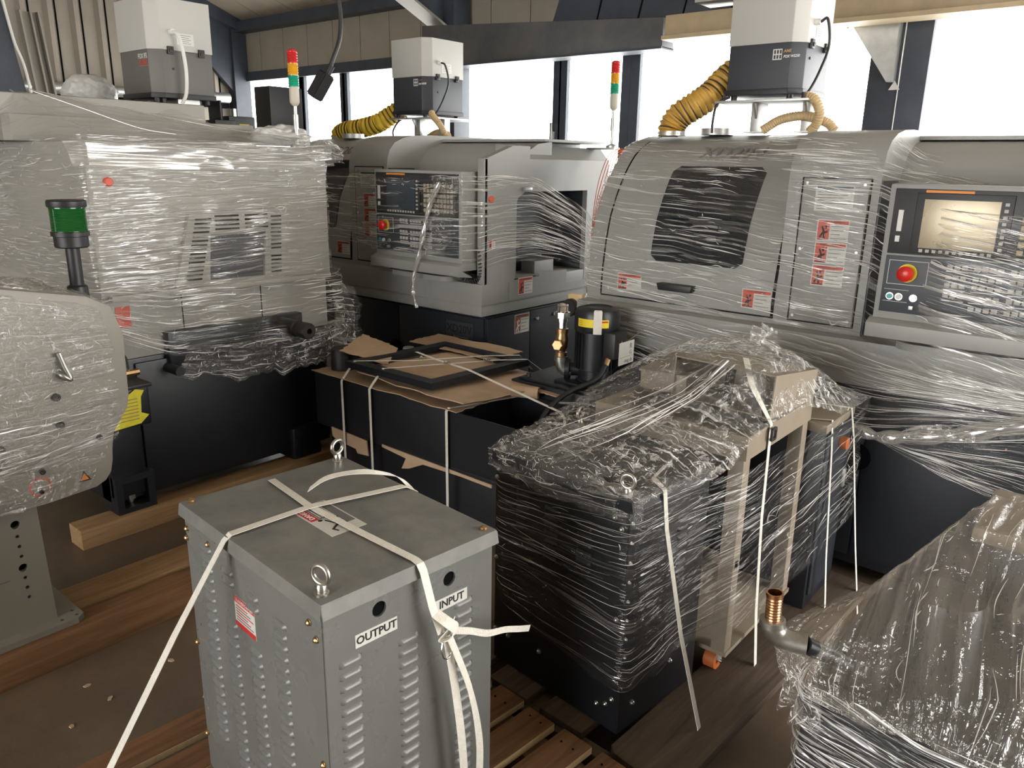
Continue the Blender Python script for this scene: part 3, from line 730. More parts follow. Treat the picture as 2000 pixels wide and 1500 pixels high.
    box('chute_lining', 0.40, 0.405, 0.2, 1.0, 0.9, 1.5, 'navy_panel', ec)
    box('chute_lining', 0.40, 0.60, 0.2, 1.0, 1.452, 1.46, 'navy_panel', ec)
    box('chute_lining', 0.40, 0.60, 0.2, 1.0, 0.90, 0.93, 'navy_panel', ec)
    box('chute_block', 0.45, 0.55, 0.52, 0.70, 0.93, 1.06, G, ec, 0.004)
    lathe('spindle_flange', [(0.0, 0), (0.075, 0), (0.075, 0.02), (0.045, 0.02), (0.045, 0.035), (0.018, 0.035), (0.018, 0.02), (0, 0.02)], (0.56, 0.34, 1.17), (1, 0, 0), 'navy_panel', ec, 24)
    box('latch', 0.632, 0.65, 0.30, 0.36, 1.46, 1.475, 'galvanised', ec, 0.003)
    gd = box('end_guard', -1.50, -1.42, 0.02, 0.05, 0.92, 1.005, 'hose_beige', t, 0.004); lathe('round_cap', [(0, 0), (0.042, 0), (0.042, 0.02), (0.036, 0.026), (0, 0.026)], (-1.475, 0.02, 0.94), (0, -1, 0), 'black_plastic', gd, 24)
    # top deck
    td = box('top_deck', -0.35, 0.62, 0.50, 1.12, 1.713, 1.728, G, t, 0.003)
    cyl('hose_collar', (-1.06, 0.55, 1.74), (-1.06, 0.55, 1.77), 0.075, 'galvanised', t, n=24)
    # stickers
    sticker(s, '-y', (-0.375, 0.053, 1.335), 0.118, 0.080); sticker(s, '-y', (-0.375, 0.053, 1.250), 0.118, 0.080); sticker(s, '-y', (-0.375, 0.053, 1.165), 0.118, 0.080)
    sticker(s, '-y', (-0.395, 0.053, 1.445), 0.140, 0.095, 'info', 'info_sticker')
    sticker(d, '-y', (-1.25, 0.058, 1.050), 0.125, 0.075); sticker(d, '-y', (-0.648, 0.058, 1.042), 0.125, 0.078)
    sticker(ec, '+x', (0.632, 0.275, 0.905), 0.125, 0.092, 'red'); sticker(b, '+x', (0.590, 0.30, 0.675), 0.13, 0.108, 'brown')
    sticker(ec, '+x', (0.632, 0.03, 1.17), 0.05, 0.05, 'red')
    # control box on its swivel arm
    cb = box('control_box', -0.095, 0.565, -0.10, 0.05, 1.075, 1.555, G, t, 0.010)
    prism('box_chin', [(-0.10, 1.06), (0.05, 1.06), (0.05, 1.10), (-0.10, 1.10), (-0.135, 1.085), (-0.135, 1.035), (-0.02, 1.02)], 'x', -0.105, 0.575, G, cb, 0.004)
    box('upper_panel', -0.075, 0.545, -0.106, -0.099, 1.325, 1.540, 'black_plastic', cb, 0.002)
    box('lower_panel', -0.075, 0.545, -0.108, -0.099, 1.125, 1.318, 'navy_panel', cb, 0.002)
    box('screen_bezel', -0.005, 0.275, -0.112, -0.105, 1.332, 1.528, 'black_plastic', cb, 0.003)
    box('screen', 0.020, 0.240, -0.114, -0.1115, 1.350, 1.508, SCREEN, cb, 0.001)
    box('screen_strip', 0.02, 0.16, -0.113, -0.106, 1.529, 1.537, 'sticker_orange', cb)
    box('switch_strip', -0.055, -0.04, -0.112, -0.106, 1.40, 1.47, 'ink_white', cb); box('switch_strip', -0.055, -0.042, -0.112, -0.106, 1.365, 1.385, 'ink_white', cb)
    lathe('emergency_stop_ring', [(0.031, 0), (0.031, 0.006), (0.0, 0.006)], (0.0, -0.107, 1.262), (0, -1, 0), 'sticker_yellow', cb, 24)
    lathe('emergency_stop', [(0.014, 0), (0.014, 0.02), (0.025, 0.022), (0.026, 0.034), (0.018, 0.040), (0, 0.041)], (0.0, -0.110, 1.262), (0, -1, 0), 'button_red', cb, 24)
    for xx, mm in ((-0.045, 'button_teal'), (-0.016, 'ink_white'), (0.03, 'galvanised')):
        lathe('push_button_ring', [(0.0125, 0), (0.0125, 0.004), (0, 0.004)], (xx, -0.107, 1.180), (0, -1, 0), 'chrome', cb, 16)
        lathe('push_button', [(0.009, 0), (0.009, 0.008), (0, 0.008)], (xx, -0.109, 1.180), (0, -1, 0), mm, cb, 14)
    box('key_switch', 0.022, 0.036, -0.125, -0.11, 1.142, 1.155, 'galvanised', cb, 0.002)
    for a in ((-0.062, 0.062, 1.222, 1.2235), (-0.062, 0.062, 1.302, 1.3035), (-0.062, -0.0605, 1.222, 1.303), (0.0605, 0.062, 1.222, 1.303), (-0.066, 0.012, 1.162, 1.1632), (-0.066, 0.012, 1.203, 1.2042)):
        box('outline_mark', a[0], a[1], -0.1088, -0.1078, a[2], a[3], 'ink_white', cb)
    key = box('key', -0.0085, 0.0085, -0.006, 0, -0.0075, 0.0075, 'key_cap', cb, 0.0015, 1); key.location = (0.125, -0.1075, 1.295)
    key2 = box('key', -0.0085, 0.0085, -0.006, 0, -0.0085, 0.0085, 'key_tan', cb, 0.0015, 1); key2.location = (0.31, -0.1055, 1.48)
    for rz, zz in enumerate((1.295, 1.262, 1.235, 1.202, 1.165)):
        for cx, xx in enumerate((0.125, 0.147, 0.169, 0.205, 0.227, 0.249, 0.271, 0.307, 0.329, 0.351)):
            if (rz, cx) != (0, 0) and not (rz == 4 and cx < 3): copy_part(key, (xx, -0.1075, zz), cb)
    for zz in (1.278, 1.218, 1.182):
        for x0, x1 in ((0.115, 0.18), (0.195, 0.28), (0.30, 0.36)): box('key_legend', x0, x1, -0.1088, -0.1078, zz + 0.001, zz + 0.004, 'ink_white', cb)
    for i, zz in enumerate((1.48, 1.455, 1.43, 1.405, 1.38, 1.355)):
        for j in range(9):
            if (i, j) != (0, 0): copy_part(key2, (0.31 + j * 0.024, -0.1055, zz), cb)
    sk = box('soft_key', -0.0055, 0.0055, -0.004, 0, -0.005, 0.005, 'key_cap', cb); sk.location = (0.03, -0.112, 1.341)
    for j in range(1, 11): copy_part(sk, (0.03 + j * 0.02, -0.112, 1.341), cb)
    for j in range(8): copy_part(sk, (0.256, -0.112, 1.36 + j * 0.02), cb)
    ar = prism('swivel_arm', round_rect(-0.02, 0.45, -0.09, 0.14, 0.07, 6), 'z', 0.992, 1.018, G, t)
    lathe('pivot', [(0.05, 0), (0.05, 0.03), (0, 0.03)], (0.36, 0.02, 1.015), (0, 0, 1), G, ar, 20)
    for xx in (0.03, 0.36): cyl('arm_post', (xx, 0.0, 1.02), (xx, 0.0, 1.07), 0.012, 'chrome', ar, n=12)
    # coiled hand-wheel lead beside the box
    pts = []
    path = catmull([(0.53, -0.02, 1.22), (0.525, -0.06, 1.10), (0.53, -0.07, 1.04), (0.56, -0.03, 1.005), (0.60, 0.0, 1.03), (0.603, 0.0, 1.12), (0.58, 0.02, 1.24)], 28)
    for i, p in enumerate(path):
        dd = (path[min(i + 1, len(path) - 1)] - path[max(i - 1, 0)]).normalized(); a_, b_ = frame_of(dd); th = i * 1.25
        pts.append(p + (a_ * math.cos(th) + b_ * math.sin(th)) * 0.012)
    tube('coiled_lead', pts, 0.0045, 'black_plastic', t, 6, 0)
    lathe('side_button', [(0.016, 0), (0.016, 0.012), (0.012, 0.016), (0, 0.016)], (0.632, 0.04, 1.42), (1, 0, 0), 'sticker_red', t, 16)
    return t
SCREEN = 'screen_gold'
lathe_r = build_lathe((-0.66, 3.0, 0), 'grey and navy lathe wrapped in film, gold screen and warning stickers on its front')
SCREEN = 'screen_dark'
lathe_m = build_lathe((-3.31, 3.0, 0), 'grey and navy lathe standing behind the black tank with cardboard on top')
# ------------------------------------------------------------------ big wrapped lathe on the left: face towards +x
t = thing('wrapped_machine', 'large grey machine under clear film on a black base, behind the bar feeder', 'machine', (-3.3, 1.3, 0))
bs = box('base', -1.35, -0.03, 0.0, 1.17, 0.13, 0.76, 'black_paint', t, 0.008)
box('base_front', -0.03, -0.012, 0.16, 1.16, 0.16, 0.74, 'black_paint', bs, 0.004)
box('base_rib', -0.03, 0.0, 0.0, 0.14, 0.16, 0.62, 'black_paint', bs, 0.006)
ft = plate_hole('machine_foot', [(0.0, 0.092), (0.17, 0.092), (0.17, 0.26), (0.0, 0.26)], [[(0.03, 0.115), (0.14, 0.115), (0.14, 0.23), (0.03, 0.23)]], 'x', -0.12, 0.02, 'black_paint', t)
cyl('jack_bolt', (-0.05, 0.085, 0.092), (-0.05, 0.085, 0.22), 0.014, 'cast_iron', ft, n=10); cyl('jack_nut', (-0.05, 0.085, 0.13), (-0.05, 0.085, 0.155), 0.026, 'cast_iron', ft, n=6)
ft2 = box('machine_foot', -0.12, 0.02, 0.9, 1.07, 0.092, 0.26, 'black_paint', t, 0.01)
bd = box('body', -1.35, 0.0, 0.05, 1.20, 1.03, 1.655, 'cover_grey', t, 0.012)
box('body_skirt', -1.33, -0.03, 0.06, 1.19, 0.76, 1.03, 'cover_grey', bd, 0.006)
box('skirt_gap', -0.031, -0.027, 0.40, 0.404, 0.78, 1.02, 'gap_dark', bd); box('skirt_gap', -0.031, -0.027, 0.80, 0.804, 0.78, 1.02, 'gap_dark', bd)
box('slide_cover', -0.03, 0.02, 0.30, 1.0, 0.70, 0.86, 'black_paint', bd, 0.01)
box('ledge', -0.02, 0.03, 0.08, 1.18, 1.02, 1.045, 'cover_grey', bd, 0.004)
lathe('side_button', [(0.018, 0), (0.018, 0.012), (0.014, 0.018), (0, 0.018)], (0.0, 0.13, 1.50), (1, 0, 0), 'sticker_red', bd, 16)
lv = plate_hole('vent_cover', [(0.36, 1.05), (0.905, 1.035), (0.944, 1.376), (0.451, 1.368)], [[(0.52, 1.07), (0.80, 1.065), (0.82, 1.27), (0.54, 1.27)]], 'x', 0.0, 0.022, 'cover_grey', t)
prism('vent_window', [(0.52, 1.07), (0.80, 1.065), (0.82, 1.27), (0.54, 1.27)], 'x', 0.0, 0.008, 'navy_panel', lv)
for k in range(15):
    z = 1.075 + k * 0.0185
    yl = 0.40 + (z - 1.05) * 0.26
    box('vent_slot', 0.0215, 0.0232, yl, yl + 0.075, z, z + 0.008, 'gap_dark', lv)
    box('vent_slot', 0.0215, 0.0232, 0.835 + (z - 1.05) * 0.06, 0.892 + (z - 1.05) * 0.06, z, z + 0.008, 'gap_dark', lv)
for k in range(4):
    for j in range(2): box('vent_slot', 0.0215, 0.0232, 0.565 + j * 0.15, 0.685 + j * 0.15, 1.288 + k * 0.019, 1.296 + k * 0.019, 'gap_dark', lv)
hd = box('hood', -1.6, -0.60, -0.05, 0.92, 1.655, 1.855, 'cover_grey', t, 0.012)
box('hood_step', -1.5, -0.50, -0.02, 1.13, 1.655, 1.765, 'cover_grey', hd, 0.010)
box('hood_panel', -0.50, -0.497, 0.30, 0.86, 1.67, 1.75, 'cover_grey', hd, 0.001)
box('red_sticker', -0.028, -0.026, 0.11, 0.17, 0.90, 0.99, 'sticker_red', t)
sf = lathe('drive_shaft', [(0.0, 0), (0.040, 0), (0.040, 0.20), (0.034, 0.205), (0.034, 0.235), (0.040, 0.24), (0.040, 0.29), (0.036, 0.296), (0.014, 0.296), (0.014, 0.26), (0, 0.26)], (-0.05, 0.875, 0.812), (1, 0, 0), 'cast_iron', t, 28)
sf.data.materials[0] = mat('shaft_dark', (0.055, 0.05, 0.045), 0.45, metal=0.6)
cyl('bar_handle', (-0.02, 0.30, 0.70), (0.10, 0.30, 0.70), 0.022, 'black_plastic', t, n=14)
# lubrication unit on the base
lu = box('lubrication_tank', -0.02, 0.22, -0.10, 0.10, 0.54, 0.70, 'black_paint', t, 0.012)
box('tank_rim', -0.025, 0.23, -0.11, 0.11, 0.70, 0.715, 'black_plastic', lu, 0.004)
box('lubrication_panel', 0.12, 0.15, -0.09, 0.05, 0.715, 0.80, 'label_tan', lu, 0.004)
for z in (0.74, 0.78): lathe('dial', [(0.014, 0), (0.014, 0.006), (0.008, 0.009), (0, 0.009)], (0.15, 0.02, z), (1, 0, 0), 'white_plastic', lu, 14)
cyl('brass_nipple', (0.10, 0.06, 0.735), (0.10, 0.12, 0.735), 0.014, 'brass', lu, n=8)
tube('lubrication_line', [(0.12, -0.1, 0.80), (0.13, -0.02, 0.84), (0.12, 0.06, 0.82), (0.10, 0.08, 0.745)], 0.004, 'chrome', lu, 8)
prism('inspection_tag', [(-0.10, 0.545), (0.05, 0.555), (0.085, 0.585), (0.055, 0.60), (0.06, 0.665), (0.075, 0.69), (0.04, 0.70), (-0.04, 0.65)], 'x', 0.226, 0.229, 'tag_yellow', t)
tg = t.children[-1]
for k in range(7): box('text_line', 0.2291, 0.2296, -0.05 + 0.004 * k, 0.045, 0.575 + k * 0.014, 0.579 + k * 0.014, 'label_tan', tg)

# ------------------------------------------------------------------ bar feeder in front of it, film wrapped head on a drilled leg
t = thing('bar_feeder', 'beige bar feeder with a drilled leg, film wrapped head and green beacon', 'bar feeder', (-2.6, 0.7, 0.1))
prof = [(-1.3, 1.13), (0.06, 1.13), (0.30, 1.08), (0.37, 1.04), (0.40, 0.95), (0.395, 0.74), (0.385, 0.695), (0.355, 0.655), (0.332, 0.62), (0.322, 0.57), (0.318, 0.53), (0.308, 0.49), (0.288, 0.465), (0.255, 0.45), (0.10, 0.44), (-0.03, 0.44), (-1.3, 0.44)]
head = prism('feeder_head', prof, 'x', -0.45, 0.05, 'feeder_paint', t, 0.015)
for k, (yy, zz, rr_) in enumerate(((-0.02, 0.60, 0.014), (0.0, 0.655, 0.012), (0.17, 0.78, 0.012), (0.17, 0.69, 0.012), (0.10, 0.555, 0.009), (0.28, 0.62, 0.009), (-0.06, 0.53, 0.012), (0.02, 0.92, 0.010), (0.09, 0.49, 0.006))):
    lathe('cap_screw', [(rr_, 0), (rr_, 0.012), (rr_ * 0.55, 0.012), (rr_ * 0.5, 0.006), (0, 0.006)], (0.05, yy, zz), (1, 0, 0), 'shaft_dark', head, 14)
tube('wire_hook', [(0.05, 0.185, 0.86), (0.075, 0.19, 0.85), (0.08, 0.21, 0.835), (0.075, 0.20, 0.875), (0.07, 0.19, 0.92)], 0.008, 'cast_iron', head, 8)
# round warning mark and small triangle printed on the head
prism('round_mark', circle_pts(0.09, 0.505, 0.032, 24), 'x', 0.0502, 0.0508, 'sticker_red', head); prism('round_mark_inner', circle_pts(0.09, 0.505, 0.026, 24), 'x', 0.0508, 0.0512, 'feeder_paint', head)
prism('triangle_mark', [(0.20, 0.485), (0.24, 0.485), (0.22, 0.52)], 'x', 0.0502, 0.0510, 'ink_black', head); prism('triangle_mark_inner', [(0.207, 0.489), (0.233, 0.489), (0.22, 0.512)], 'x', 0.051, 0.0514, 'sticker_orange', head)
for k in range(6): box('text_line', 0.0502, 0.0507, -0.02, 0.08 - 0.01 * (k % 3), 0.475 - k * 0.004, 0.4765 - k * 0.004, 'ink_grey', head)
holes = [circle_pts(0.02, 0.385, 0.014, 14), circle_pts(0.022, 0.235, 0.014, 14), circle_pts(-0.115, 0.125, 0.026, 18)] + [circle_pts(0.02 + 0.001 * k, z, 0.006, 8) for k, z in enumerate((0.345, 0.31, 0.275, 0.20, 0.165, 0.13))]
leg = plate_hole('leg_plate', [(-0.42, 0.02), (0.095, 0.02), (0.085, 0.45), (-0.40, 0.45)], holes, 'x', -0.02, 0.0, 'feeder_paint', t)
box('leg_core', -0.30, -0.02, -0.40, 0.075, 0.02, 0.45, 'feeder_paint', leg)
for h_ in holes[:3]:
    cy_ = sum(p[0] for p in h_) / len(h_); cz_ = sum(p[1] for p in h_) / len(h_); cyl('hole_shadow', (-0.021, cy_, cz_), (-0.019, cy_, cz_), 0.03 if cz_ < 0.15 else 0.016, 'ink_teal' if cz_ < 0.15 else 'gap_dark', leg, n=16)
box('leg_seam', 0.0, 0.001, -0.4, -0.02, 0.205, 0.208, 'ink_grey', leg)
fp = plate_hole('foot_plate', round_rect(-0.45, 0.19, -0.30, 0.06, 0.03, 4) and [(-0.32, -0.45), (0.04, -0.45), (0.05, -0.44), (0.05, 0.14), (0.03, 0.165), (-0.32, 0.165)],
                [circle_pts(0.025, 0.10, 0.007, 10), circle_pts(0.025, 0.145, 0.006, 10), circle_pts(-0.01, 0.145, 0.007, 10)], 'z', 0.0, 0.02, 'feeder_paint', t)
# green beacon on its pole
be = cyl('beacon_pole', (-0.10, 0.335, 1.0), (-0.10, 0.335, 1.235), 0.021, 'black_plastic', t, n=18)
lathe('beacon_collar', [(0.030, 0), (0.034, 0.05), (0.030, 0.11), (0.024, 0.115)], (-0.10, 0.335, 0.98), (0, 0, 1), 'black_plastic', t, 20)
lathe('beacon_base', [(0.0, 0), (0.046, 0), (0.050, 0.004), (0.050, 0.035), (0.056, 0.037), (0.056, 0.05), (0.052, 0.052), (0, 0.052)], (-0.10, 0.335, 1.215), (0, 0, 1), 'black_plastic', t, 32)
bl = lathe('beacon_lens', [(0.0, 0), (0.0525, 0)] + [(0.0525 - 0.0012 * (k % 2), 0.003 + 0.0022 * k) for k in range(33)] + [(0.0525, 0.078), (0, 0.078)], (-0.10, 0.335, 1.265), (0, 0, 1), 'beacon_green', t, 36, ang=12)
lathe('beacon_cap', [(0.0, 0), (0.0565, 0), (0.0575, 0.003), (0.0575, 0.018), (0.054, 0.022), (0, 0.024)], (-0.10, 0.335, 1.342), (0, 0, 1), 'black_plastic', t, 32)

# timber under the machines on the left
o = box('timber_beam', -0.12, 0.0, 0.0, 1.5, 0.0, 0.090, 'wood_pale_y', None, 0.004); o.location = (-3.255, 1.13, 0.0); tag(o, 'short pale timber under the black machine foot', 'timber')
o = box('timber_beam', -0.13, 0.0, 0.0, 2.3, 0.0, 0.098, 'wood_beam_y', None, 0.004); o.location = (-2.50, -0.3, 0.0); tag(o, 'brown timber skid lying on the floor under the edge of the feeder foot', 'timber')
o = box('timber_beam', -0.16, 0.0, 0.0, 1.9, 0.0, 0.098, 'wood_pale_y', None, 0.004); o.location = (-2.66, -0.1, 0.0); tag(o, 'paler timber skid behind the front one, under the bar feeder leg', 'timber')

# ------------------------------------------------------------------ oil mist collectors
def collector(loc, w, d, h, lower, upper, label, words, post=0.15, seam=0.5, ch=0.05):
    t = thing('mist_collector', label, 'mist collector', loc)
    def oct_(x0, x1, y0, y1, c): return [(x0, y0), (x1 - c, y0), (x1, y0 + c), (x1, y1), (x0, y1)]
    lo = prism('lower_housing', oct_(-w, 0, 0, d, ch), 'z', 0.02, h * seam, lower, t, 0.004)
    upp = prism('upper_housing', oct_(-w - 0.004, 0.004, -0.004, d + 0.004, ch), 'z', h * seam, h, upper, t, 0.004)
    prism('bottom_tray', oct_(-w - 0.006, 0.006, -0.006, d + 0.006, ch), 'z', 0.0, 0.025, 'black_plastic', t, 0.003)
    for yy in (0.09, d - 0.06):
        lt = box('latch', 0.0, 0.014, yy - 0.016, yy + 0.016, h * seam - 0.02, h * seam + 0.018, 'black_plastic', t, 0.003); box('latch_clip', 0.014, 0.02, yy - 0.01, yy + 0.01, h * seam - 0.012, h * seam + 0.004, 'black_plastic', lt, 0.002)
    lb = box('rating_label', 0.0045, 0.0055, 0.13, 0.22, h * seam + 0.03, h * seam + 0.085, 'sticker_white', t)
    for k in range(5): box('text_line', 0.0055, 0.006, 0.14, 0.205 - 0.012 * (k % 2), h * seam + 0.038 + k * 0.009, h * seam + 0.040 + k * 0.009, 'ink_grey', lb)
    cyl('cable_gland', (0.004, 0.10, h * seam + 0.085), (0.03, 0.10, h * seam + 0.085), 0.013, 'white_plastic', t, n=12)
    cyl('side_screw', (0.0, 0.10, h * 0.3), (0.004, 0.10, h * 0.3), 0.006, 'black_plastic', t, n=8)
    for px_, py_ in ((-w + 0.03, 0.02), (-0.04, 0.02), (-0.03, d - 0.03)): cyl('rubber_foot', (px_, py_, -0.02), (px_, py_, 0.0), 0.014, 'black_plastic', t, n=10)
    return t
cm = collector((-3.845, 3.74, 1.895), 0.325, 0.33, 0.465, 'collector_navy', 'collector_light', 'pale and navy mist collector on a stand between the two yellow hoses', '')
cr2 = collector((-1.335, 3.49, 1.905), 0.325, 0.32, 0.50, 'collector_navy', 'collector_light', 'mist collector with navy lower half on top of the lathe with the gold screen', '', seam=0.415)
cl = collector((-3.995, 2.02, 1.885), 0.34, 0.315, 0.465, 'collector_grey', 'collector_light', 'mist collector with brown grey lower half on the wrapped machine hood', '', seam=0.485)
for t, z0 in ((cm, 0.20), (cr2, 0.165)):
    logo = box('logo', -0.125, -0.085, -0.0012, 0.0, z0 - 0.025, z0 + 0.018, 'ink_white', t)
    for k in range(3):
        for j in range(2): box('logo_bar', -0.120 + k * 0.0125, -0.112 + k * 0.0125, -0.0018, -0.0012, z0 - 0.021 + j * 0.020, z0 - 0.006 + j * 0.020, 'collector_navy', logo)
    text('lettering', 'FOX WS250', 0.0155, (-0.078, -0.001, z0 - 0.014), (1, 0, 0), (0, 0, 1), 'ink_white', t, 'LEFT', 0.25, bold=0.0004, sx=0.86)
    text('lettering', 'AMS', 0.017, (-0.078, -0.001, z0 + 0.008), (1, 0, 0), (0, 0, 1), 'brass', t, 'LEFT', 0.2, bold=0.0003)
    tube('power_cable', [(0.03, 0.10, 0.465 * 0.5 + 0.085 if t is cm else 0.2925), (0.055, 0.11, 0.30), (0.065, 0.13, 0.20), (0.05, 0.10, 0.10), (0.03, 0.06, 0.02), (0.012, 0.03, -0.01)], 0.006, 'black_plastic', t)
text('lettering', 'FOX IFS', 0.034, (-0.055, -0.001, 0.195), (1, 0, 0), (0, 0, 1), 'ink_white', cl, 'RIGHT', sx=0.8, bold=0.0003)
text('lettering', 'OIL FREE', 0.030, (-0.055, -0.001, 0.168), (1, 0, 0), (0, 0, 1), 'sticker_red', cl, 'RIGHT', sx=0.72, bold=0.0003)
box('red_underline', -0.145, -0.055, -0.0012, 0.0, 0.150, 0.153, 'sticker_red', cl)
tube('power_cable', [(0.03, 0.10, 0.31), (0.06, 0.115, 0.28), (0.068, 0.13, 0.15), (0.062, 0.125, 0.03), (0.04, 0.11, -0.025)], 0.009, 'white_plastic', cl)
for sgn in (0.06, 0.26): cyl('mount_stud', (-0.06, sgn, -0.03), (-0.06, sgn, 0.0), 0.02, 'black_plastic', cl, n=12)
box('mount_bracket', -0.25, -0.02, 0.12, 0.24, -0.03, 0.0, 'galvanised', cl, 0.003)
# stands for the two upper collectors
def stand(loc, label, zt):
    t = thing('collector_stand', label, 'stand', loc)
    pl = box('stand_plate', -0.37, 0.05, -0.06, 0.38, zt - 0.03, zt - 0.02, 'galvanised', t, 0.002)
    for xx in (-0.235, -0.005):
        p_ = box('stand_post', xx, xx + 0.055, 0.04, 0.09, 0.0, zt - 0.03, 'galvanised', t, 0.002)
        prism('stand_gusset', [(0.0, zt - 0.03), (0.09, zt - 0.03), (0.05, zt - 0.11)], 'x', xx + 0.02, xx + 0.03, 'galvanised', p_)
        box('post_foot', xx - 0.02, xx + 0.075, 0.02, 0.11, 0.0, 0.006, 'galvanised', p_)
    for xx in (-0.34, 0.02): cyl('stand_bolt', (xx, -0.03, zt - 0.03), (xx, -0.03, zt + 0.005), 0.008, 'black_plastic', t, n=8)
    return t
stand((-3.80, 3.76, 1.745), 'galvanised stand under the collector between the yellow hoses', 0.15)
stand((-1.32, 3.50, 1.748), 'galvanised stand under the navy collector on the lathe with the gold screen', 0.155)

# ------------------------------------------------------------------ ribbed hoses
def ribbed_hose(name, pts, r, m, label, rib=0.012, cat='hose', ribm='hose_rib', rr_=0.0035, collar=True):
    t = thing(name, label, cat, pts[0])
    o = Vector(pts[0]); L = [Vector(p) - o for p in pts]
    P = catmull(L, 40)
    ln = [0.0]
    for a, b in zip(P, P[1:]): ln.append(ln[-1] + (b - a).length)
    per = rib
    tube('hose_skin', P, r, m, t, 20, 0, rfun=lambda f: r * (1 - 0.07 * math.cos(2 * PI * f * ln[-1] / per)))
    # spiral wire
    hel = []; u = None; n = int(ln[-1] / per * 18); j = 0
    for i in range(n + 1):
        s = ln[-1] * i / n
        while j < len(ln) - 2 and ln[j + 1] < s: j += 1
        f = (s - ln[j]) / max(1e-9, ln[j + 1] - ln[j]); p = P[j].lerp(P[j + 1], f)
        d = (P[min(j + 2, len(P) - 1)] - P[max(j - 1, 0)]).normalized()
        if u is None: u, v = frame_of(d)
        u = (u - d * u.dot(d)).normalized(); v = d.cross(u)
        th = 2 * PI * i / 18
        hel.append(p + (u * math.cos(th) + v * math.sin(th)) * r * 0.965)
    tube('spiral_wire', hel, rr_, ribm, t, 5, 0)
    if collar: cyl('clamp', L[0] + Vector((0, 0, 0.0)), L[0] + Vector((0, 0, 0.02)), r * 1.06, 'galvanised', t, n=24)
    return t
ribbed_hose('ducting_hose', [(-4.72, 3.72, 1.742), (-4.72, 3.72, 1.775), (-4.64, 3.72, 1.80), (-4.50, 3.73, 1.815), (-4.36, 3.76, 1.845), (-4.26, 3.82, 1.91), (-4.175, 3.88, 1.97)], 0.062, 'hose_yellow', 'yellow spiral hose lying from the far lathe top up to its collector', 0.028, rr_=0.0046)
ribbed_hose('ducting_hose', [(-1.90, 3.45, 1.735), (-1.90, 3.45, 1.775), (-1.87, 3.46, 1.825), (-1.81, 3.49, 1.87), (-1.76, 3.54, 1.92), (-1.72, 3.60, 1.99), (-1.66, 3.64, 2.05)], 0.062, 'hose_ochre', 'ochre spiral hose curving up to the navy collector on the wrapped lathe', 0.024, rr_=0.0042)
ribbed_hose('drain_hose', [(-3.80, 3.735, 1.90), (-3.76, 3.70, 1.885), (-3.69, 3.70, 1.82), (-3.66, 3.72, 1.76), (-3.68, 3.76, 1.745)], 0.019, 'hose_beige', 'beige drain hose hanging from the collector between the yellow hoses', 0.010, ribm='hose_beige', rr_=0.0025, collar=False)
ribbed_hose('drain_hose', [(-3.72, 3.80, 1.75), (-3.78, 3.84, 1.775), (-3.88, 3.86, 1.78), (-3.94, 3.84, 1.75)], 0.024, 'hose_beige', 'short beige hose arched over the lathe roof under the far stand', 0.010, ribm='hose_beige', rr_=0.003, collar=False)
ribbed_hose('drain_hose', [(-1.31, 3.50, 1.895), (-1.26, 3.49, 1.88), (-1.235, 3.50, 1.83), (-1.25, 3.52, 1.78), (-1.28, 3.54, 1.752)], 0.019, 'hose_beige', 'beige drain hose hanging from the navy collector above the wrapped lathe', 0.010, ribm='hose_beige', rr_=0.0025, collar=False)
ribbed_hose('drain_hose', [(-1.18, 3.56, 1.752), (-1.22, 3.55, 1.79), (-1.31, 3.52, 1.815), (-1.40, 3.50, 1.80), (-1.47, 3.48, 1.755)], 0.019, 'hose_beige', 'beige hose arched over the wrapped lathe roof between the stand posts', 0.010, ribm='hose_beige', rr_=0.0025, collar=False)
o = tube('cable', [(-1.63, 3.47, 1.90), (-1.68, 3.45, 1.87), (-1.69, 3.44, 1.80), (-1.69, 3.44, 1.745)], 0.006, 'black_plastic'); tag(o, 'thin black lead hanging beside the ochre hose', 'cable')
o = tube('cable', [(-4.10, 3.80, 1.88), (-4.16, 3.78, 1.86), (-4.20, 3.76, 1.80), (-4.20, 3.76, 1.745)], 0.006, 'black_plastic'); tag(o, 'thin black lead hanging beside the far collector stand', 'cable')
# orange cable bunch at the gap between the lathes
t = thing('cable_bunch', 'bunch of orange cables hanging down between the two lathes', 'cable', (-2.53, 3.95, 1.69))
for k in range(7): tube('cable_strand', [(0.02 * k, 0.04, 0.0), (-0.03 + 0.016 * k, -0.02, -0.04), (-0.02 + 0.012 * k, -0.12 + 0.012 * k, -0.17), (0.0 + 0.006 * k, -0.19 + 0.006 * k, -0.32), (0.03 + 0.003 * k, -0.25, -0.5), (0.06 + 0.002 * k, -0.28, -0.62)], 0.0026, 'orange_plug' if k % 2 else 'caster_orange', t, 6)

